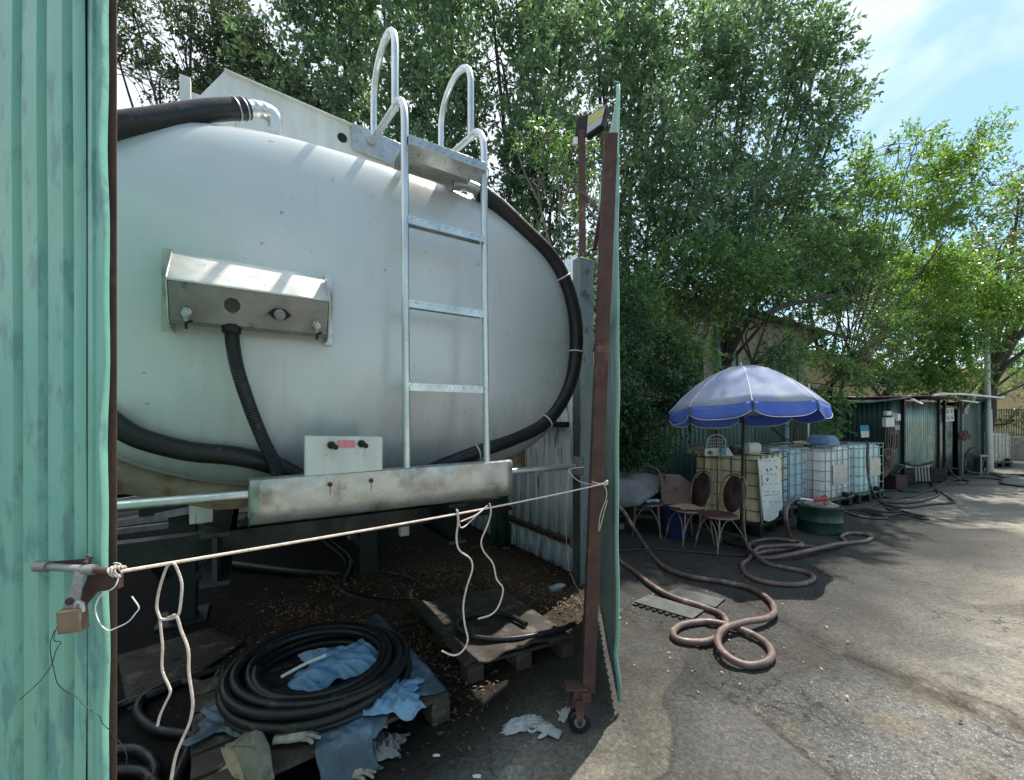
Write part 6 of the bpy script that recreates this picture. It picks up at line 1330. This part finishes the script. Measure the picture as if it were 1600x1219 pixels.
def tree(name, label, base, lobes, nleaf, mt, L_=.085, W_=.42, seed=1, trunk_r=.14, gap=.15, up=.35, cat='tree', group=None, droop=.25, forks=None, twigs=7, bark=m_bark, scatter=.13):
    """lobes: (px, py, Y, rx, ry, rz) crown masses in world size at a photo direction"""
    rs = np.random.RandomState(seed); rr2 = random.Random(seed); base = Vector(base)
    root = thing(name, label, cat, base, group)
    cs = [(P(a, b, y), rx, ry, rz) for a, b, y, rx, ry, rz in lobes]
    vol = np.array([(rx*ry*rz)**.8 for _, rx, ry, rz in cs]); vol /= vol.sum()
    P_ = []; D_ = []
    for (c, rx, ry, rz), v_ in zip(cs, vol):
        nt_ = int(nleaf*v_/13)+3
        k = nt_*3; q = rs.normal(0, 1, (k, 3)); q /= np.linalg.norm(q, axis=1, keepdims=True); q *= (rs.rand(k, 1)**.42)*rs.uniform(.8, 1.12, (k, 1))
        wp = q*np.array([rx, ry, rz])+np.array(c); keep = (nz3(wp, 2.6, seed)+.8*nz3(wp, 5.3, seed+1)) > (-.50+gap*2); wp = wp[keep][:nt_]; q = q[keep][:nt_]
        wp = wp[wp[:, 2] > .15] if name != 'x' else wp; q = q[:len(wp)]
        td = q*np.array([1, 1, .6])+rs.normal(0, .45, q.shape); td[:, 2] += up*.5; td /= np.linalg.norm(td, axis=1, keepdims=True)
        m = 13; tl = rs.uniform(.12, .34, (len(wp), 1, 1))*(L_/.085)
        t = np.linspace(0, 1, m)[None, :, None]; pos = wp[:, None, :]+td[:, None, :]*t*tl+np.array([0, 0, -1.0])*(t**2)*tl*droop
        pos += rs.normal(0, scatter*.12, pos.shape)
        dr_ = td[:, None, :]*.7+rs.normal(0, .65, pos.shape); dr_[..., 2] -= droop
        P_.append(pos.reshape(-1, 3)); D_.append(dr_.reshape(-1, 3))
    pos = np.concatenate(P_); dd = np.concatenate(D_)
    o = leafmesh('crown', pos, dd, L_, W_, rs, tuple(base), mt); o.parent = root
    # trunk and limbs
    mb = MB()
    zlow = min(c.z-rz for c, _, _, rz in cs); fk = base.copy(); cen = sum((c for c, *_ in cs), Vector())/len(cs)
    fz = max(base.z+.6, min(zlow+.3, base.z+3.0)); fork = base.lerp(cen, .25); fork.z = fz
    tp = smoothpath([base-Vector((0, 0, .1)), base.lerp(fork, .5)+Vector((rr2.uniform(-.12, .12), rr2.uniform(-.12, .12), 0)), fork], 5)
    mb.tube(tp, [trunk_r*(1.25-.45*i/len(tp)) for i in range(len(tp))], 9)
    for c, rx, ry, rz in cs:
        mid = fork.lerp(c, .5)+Vector((rr2.uniform(-.3, .3), rr2.uniform(-.3, .3), rr2.uniform(-.1, .35)))
        pp = smoothpath([fork, mid, c, c+Vector((rr2.uniform(-.3, .3)*rx, rr2.uniform(-.2, .2), rz*.6))], 5); r0 = trunk_r*.38
        mb.tube(pp, [max(.008, r0*(1-.85*i/(len(pp)-1))) for i in range(len(pp))], 6)
        for _ in range(twigs):
            a = pp[rr2.randrange(5, len(pp)-1)]; e = c+Vector((rr2.uniform(-1, 1)*rx, rr2.uniform(-1, 1)*ry, rr2.uniform(-.7, 1)*rz)); m2 = a.lerp(e, .5)+Vector((rr2.uniform(-.15, .15), rr2.uniform(-.15, .15), rr2.uniform(0, .2)))
            mb.tube(smoothpath([a, m2, e], 3), [.014, .013, .011, .009, .007, .006, .004][:7], 4)
    t_ = mb.build('trunk', bark, root)
    return root
# centre: big dense ficus mass (several trees)
tree('ficus_tree', 'dark dense leafy tree behind the tank, left of the ladder handrails', (-1.2, 10.2, 0), [(470, 40, 8.5, 1.3, 1.0, .9), (540, 120, 8.2, 1.3, 1.0, .9), (600, 20, 8.6, 1.4, 1.1, 1.0), (620, 180, 8.0, 1.2, 1.0, .8), (430, 150, 8.4, .9, .9, .55), (540, -40, 9, 1.5, 1, .8), (500, 190, 8.6, 1.0, .8, .5)], 18000, m_leaf_dark, .125, .42, 11, .16, .17)
tree('ficus_tree', 'dense leafy tree directly behind the top of the tank ladder', (.2, 9.5, 0), [(700, 60, 7.6, 1.3, 1.0, 1.1), (690, 190, 7.4, 1.1, 1.0, .9), (790, 130, 7.5, 1.2, 1.0, 1.1), (770, 10, 7.8, 1.3, 1.0, .9), (840, 240, 7.0, .95, .9, .9), (760, 280, 7.2, 1.0, .9, .8), (880, 60, 7.6, 1.1, 1.0, 1.0), (680, -50, 8, 1.4, 1, .8), (860, 330, 7.4, .9, .9, .9), (850, 430, 7.8, .9, .8, .8)], 32000, m_leaf_dark, .115, .42, 12, .15, .17)
tree('ficus_tree', 'broad leafy tree above the open green gate, in the middle of the picture', (2.5, 10.0, 0), [(940, 120, 8.88, 1.32, 1.2, 1.44), (1010, 50, 9.36, 1.56, 1.2, 1.2), (1040, 190, 8.88, 1.44, 1.2, 1.32), (980, 270, 8.4, 1.32, 1.08, 1.2), (1080, 310, 8.88, 1.44, 1.2, 1.2), (1010, 390, 8.64, 1.2, 1.08, 1.08), (930, 0, 9.6, 1.56, 1.2, 1.08), (1100, 90, 9.6, 1.32, 1.2, 1.2), (940, 420, 9.36, 0.96, 0.96, 0.96), (1100, 400, 9.24, 1.08, 0.96, 0.84), (1030, 470, 9.0, 0.72, 0.6, 0.72)], 36000, m_leaf_dark, .125, .42, 13, .17, .13)
tree('ficus_tree', 'tall leafy tree whose right edge stands against the blue sky', (5.3, 11.5, 0), [(1170, 60, 10.5, 1.5, 1.25, 1.38), (1240, 120, 10.5, 1.19, 1.12, 1.0), (1200, 220, 10.0, 1.38, 1.12, 1.38), (1275, 70, 10.75, 0.69, 0.75, 0.56), (1290, 200, 10.5, 0.81, 0.88, 0.75), (1150, 330, 9.75, 1.38, 1.25, 1.25), (1230, 330, 10.25, 1.25, 1.12, 1.0), (1180, -20, 11.0, 1.25, 1.12, 0.88), (1120, 160, 10.25, 1.25, 1.12, 1.25), (1318, 160, 10.75, 0.47, 0.62, 0.56), (1295, 30, 11.0, 0.38, 0.5, 0.28), (1310, 115, 10.75, 0.41, 0.5, 0.31), (1190, 430, 10.38, 1.25, 0.88, 0.75), (1270, 390, 11.0, 1.12, 0.88, 0.75)], 32000, m_leaf_dark, .135, .42, 14, .15, .19)
# mid layer lower, above and behind the parasol
tree('leafy_shrub', 'mid green leafy shrub hanging over the fence, left above the parasol', (2.6, 7.9, 0), [(1080, 430, 7.6, .9, .6, .75), (1010, 500, 7.2, .7, .5, .8), (1070, 545, 7.3, .6, .5, .6), (1160, 420, 7.9, .9, .6, .7), (1110, 480, 8.2, .7, .5, .5)], 14000, m_leaf_mid, .085, .42, 21, .07, .12, cat='shrub')
tree('leafy_shrub', 'green shrub behind the parasol, in front of the house windows', (4.9, 9.0, 0), [(1215, 450, 8.4, .8, .6, .7), (1260, 400, 8.6, .8, .6, .7), (1225, 545, 8.4, .75, .5, .55), (1270, 480, 8.8, .6, .5, .5), (1180, 510, 8.8, .6, .4, .4), (1290, 540, 9.2, .5, .4, .4)], 11000, m_leaf_mid, .08, .42, 22, .07, .16, cat='shrub')
tree('vine', 'dark ivy mass climbing the fence right beside the open gate', (1.75, 6.45, 0), [(985, 600, 6.4, .5, .35, .9), (1000, 660, 6.6, .55, .35, .7), (1030, 590, 6.9, .6, .35, .6), (975, 480, 6.6, .45, .4, .8), (1060, 640, 7.0, .5, .25, .45), (985, 720, 6.5, .4, .3, .4)], 17000, m_leaf_ivy, .065, .5, 23, .04, .05, up=-.2, cat='vine', droop=.6)
tree('vine', 'ivy strands hanging on the fence behind the white tank', (6.3, 9.45, 0), [(1296, 650, 9.1, .35, .2, .6), (1290, 610, 9.2, .6, .3, .3), (1310, 585, 9.3, .6, .3, .35), (1170, 640, 7.95, .3, .1, .35)], 4200, m_leaf_mid, .07, .5, 24, .03, .1, up=-.2, cat='vine', droop=.6)
tree('vine', 'thin vines on the wall post beside the flood light', (.72, 4.75, 0), [(906, 440, 4.7, .13, .12, .4), (905, 490, 4.7, .10, .1, .35), (912, 300, 4.8, .22, .15, .35), (890, 250, 4.9, .35, .2, .35), (850, 230, 5.1, .35, .3, .3)], 2300, m_leaf_mid, .05, .42, 25, .012, .1, cat='vine', droop=.4, twigs=9, bark=m_twig)
# left trees
tree('thin_tree', 'sparse airy tree against white sky at the upper left', (-7.2, 10.6, 0), [(215, 40, 9.0, 1.0, .8, .9), (290, 90, 9.2, 1.2, .8, .9), (250, 150, 9.0, 1.0, .8, .5), (340, 30, 9.4, 1.2, .9, .8), (190, 110, 8.8, .6, .8, .6), (400, 60, 9.4, .8, .8, .7), (300, -30, 9.6, 1.4, .9, .6)], 9000, m_leaf_grey, .13, .34, 31, .12, .27, scatter=.3)
tree('leafy_shrub', 'darker leafy crown just above the white tray plates at the left', (-4.9, 10.2, 0), [(410, 120, 8.9, .9, .7, .5), (370, 85, 9.2, .7, .6, .45), (460, 165, 8.9, .7, .6, .4), (330, 150, 9.4, .8, .6, .35)], 8000, m_leaf_grey, .11, .40, 32, .1, .1, cat='tree')
# right trees
tree('slender_tree', 'bright slender tree leaning right against the blue sky', (9.2, 12.4, 0), [(1350, 320, 10.6, .9, .8, .9), (1400, 260, 10.8, .9, .8, .9), (1440, 330, 10.8, 1.0, .8, .8), (1480, 270, 11, .85, .8, .7), (1520, 240, 11.2, .55, .6, .6), (1545, 205, 11.4, .28, .4, .38), (1430, 225, 11, .45, .5, .35), (1500, 340, 11.2, .8, .8, .6), (1370, 400, 10.6, .9, .8, .6), (1385, 245, 10.8, .5, .5, .5), (1548, 300, 11.4, .4, .5, .4)], 20000, m_leaf_bright, .11, .36, 41, .055, .26, up=.5, droop=.1)
tree('leafy_tree', 'olive and brown tinged tree at the right edge', (19.5, 17.5, 0), [(1590, 330, 15, 1.3, 1.2, 1.1), (1640, 280, 15.5, 1.4, 1.2, 1.2), (1560, 400, 14.5, 1.3, 1.0, .9), (1610, 450, 15, 1.4, 1.1, .9), (1680, 400, 15.5, 1.6, 1.2, 1.4), (1700, 250, 16, 1.3, 1.2, 1.4)], 16000, m_leaf_olive, .13, .36, 42, .22, .14)
tree('leafy_bush', 'bright yellow green bush spreading over the shed roof', (12.2, 14.2, 0), [(1430, 560, 12.2, 1.1, .8, .75), (1480, 590, 12.4, 1.0, .8, .6), (1500, 520, 12.6, 1.1, .8, .8), (1420, 480, 12.2, 1.2, .8, .8), (1520, 440, 12.8, 1.2, .9, .8), (1450, 420, 12.4, 1.2, .8, .7), (1560, 480, 13, .9, .8, .7)], 44000, m_leaf_bright, .095, .42, 43, .12, .10, cat='bush')
tree('leafy_bush', 'mixed green bush left of the bright one, over twiggy growth', (9.2, 12.4, 0), [(1310, 420, 10.2, 1.0, .7, .8), (1350, 470, 10.4, .9, .6, .6), (1390, 520, 11, .7, .5, .6), (1330, 560, 10.2, .5, .4, .5), (1380, 600, 10.9, .8, .4, .3)], 16000, m_leaf_mid, .09, .42, 44, .08, .2, cat='bush')
tree('leafy_tree', 'shaded green tree behind the right railing', (19.5, 19.8, 0), [(1560, 560, 19, 1.6, 1.0, 1.1), (1600, 600, 19, 1.5, 1.0, .8), (1640, 540, 19, 1.8, 1.2, 1.6), (1580, 660, 17.5, 1.0, .6, .5)], 9000, m_leaf_mid, .13, .42, 45, .2, .15)
tree('leafy_tree', 'distant crowns closing the view behind the slender leaning tree', (14.5, 20.5, 0), [(1330, 420, 17, 2.0, 1.4, 1.6), (1420, 460, 17.5, 2.2, 1.4, 1.6), (1500, 500, 18, 2.2, 1.4, 1.8), (1250, 350, 15.5, 1.6, 1.2, 1.6), (1530, 400, 18, 1.4, 1.2, 1.2)], 22000, m_leaf_mid, .16, .45, 46, .25, .05)
# two oblique limbs at the right and dry twiggy growth
mb = MB()
mb.tube(smoothpath([P(1525, 640, 16.5), P(1545, 590, 16.3), P(1575, 545, 16), P(1615, 500, 15.8)], 5), .11, 8); mb.tube(smoothpath([P(1535, 640, 16.5), P(1565, 580, 16.2), P(1600, 550, 16), P(1640, 525, 15.8)], 5), .08, 8)
mb.build('leaning_trunk', m_bark, None, 'two dark leaning limbs rising behind the grey pole', 'trunk')
mb = MB(); rs_ = random.Random(77)
for k in range(90):
    px = rs_.gauss(1345, 40); py = rs_.uniform(470, 610); Y = rs_.uniform(9.3, 10.0); a = P(px, py, Y); l = rs_.uniform(.4, 1.3); an = rs_.uniform(-1, 1)
    b = a+Vector((math.sin(an)*l, rs_.uniform(-.2, .2), math.cos(an)*l*.9)); mb.tube(smoothpath([a, a.lerp(b, .5)+Vector((rs_.uniform(-.12, .12), 0, rs_.uniform(-.1, .1))), b], 3), [.012, .011, .010, .008, .006, .005, .004], 4)
mb.build('dry_twigs', m_twig, None, 'tangle of dry pale twigs between the parasol and the shed', 'dry twigs', kind='stuff')
line('branch', [P(1195, 490, 8.0), P(1225, 478, 8.1), P(1260, 470, 8.2), P(1300, 462, 8.4)], .045, m_bark, 'bare thick bough running sideways above the parasol', 'bough', 5, 7)
line('branch', [P(1385, 630, 9.9), P(1360, 600, 10), P(1335, 560, 10.2), P(1318, 525, 10.3), P(1300, 470, 10.4)], .03, m_bark, 'thin dark branch sloping down to the shed roof', 'branch', 5, 7)
for i, (y0, y1) in enumerate(((92, 150), (108, 146), (122, 142))):
    line('overhead_cable', [P(150, y0-12, 9), P(330, y1, 9.2)], .012, m_pvc, ('upper', 'middle', 'lower')[i]+' of three pale overhead cables at the upper left', 'cable', 2, 5)

# fallen leaves and scraps round the hoses: nobody could count them
rs5 = np.random.RandomState(8); n5 = 80
px5 = rs5.uniform(965, 1330, n5); py5 = 830+rs5.rand(n5)**1.3*260; Y5 = CAMH*F/(py5-HY); X5 = (px5-CX)/F*Y5
a5 = rs5.rand(n5)*6.28; l5 = rs5.uniform(.012, .032, n5)[:, None]; c5 = np.stack([X5, Y5, np.full(n5, .006)], -1)
d5 = np.stack([np.cos(a5), np.sin(a5), rs5.uniform(-.1, .3, n5)], -1); s5 = np.stack([-np.sin(a5), np.cos(a5), rs5.uniform(-.1, .3, n5)], -1)
v5 = np.stack([c5-d5*l5/2, c5+s5*l5*.25, c5+d5*l5/2, c5-s5*l5*.25], 1).reshape(-1, 3)
o5 = quadmesh('fallen_leaves', v5, None); o5['kind'] = 'stuff'; o5['label'] = 'small pale fallen leaves scattered round the brown hoses'; o5['category'] = 'fallen leaves'
o5.data.materials.append(leaf_mat('pale fallen leaves', (.30, .26, .10), (.38, .34, .18), (.5, .48, .36), .1, .7))
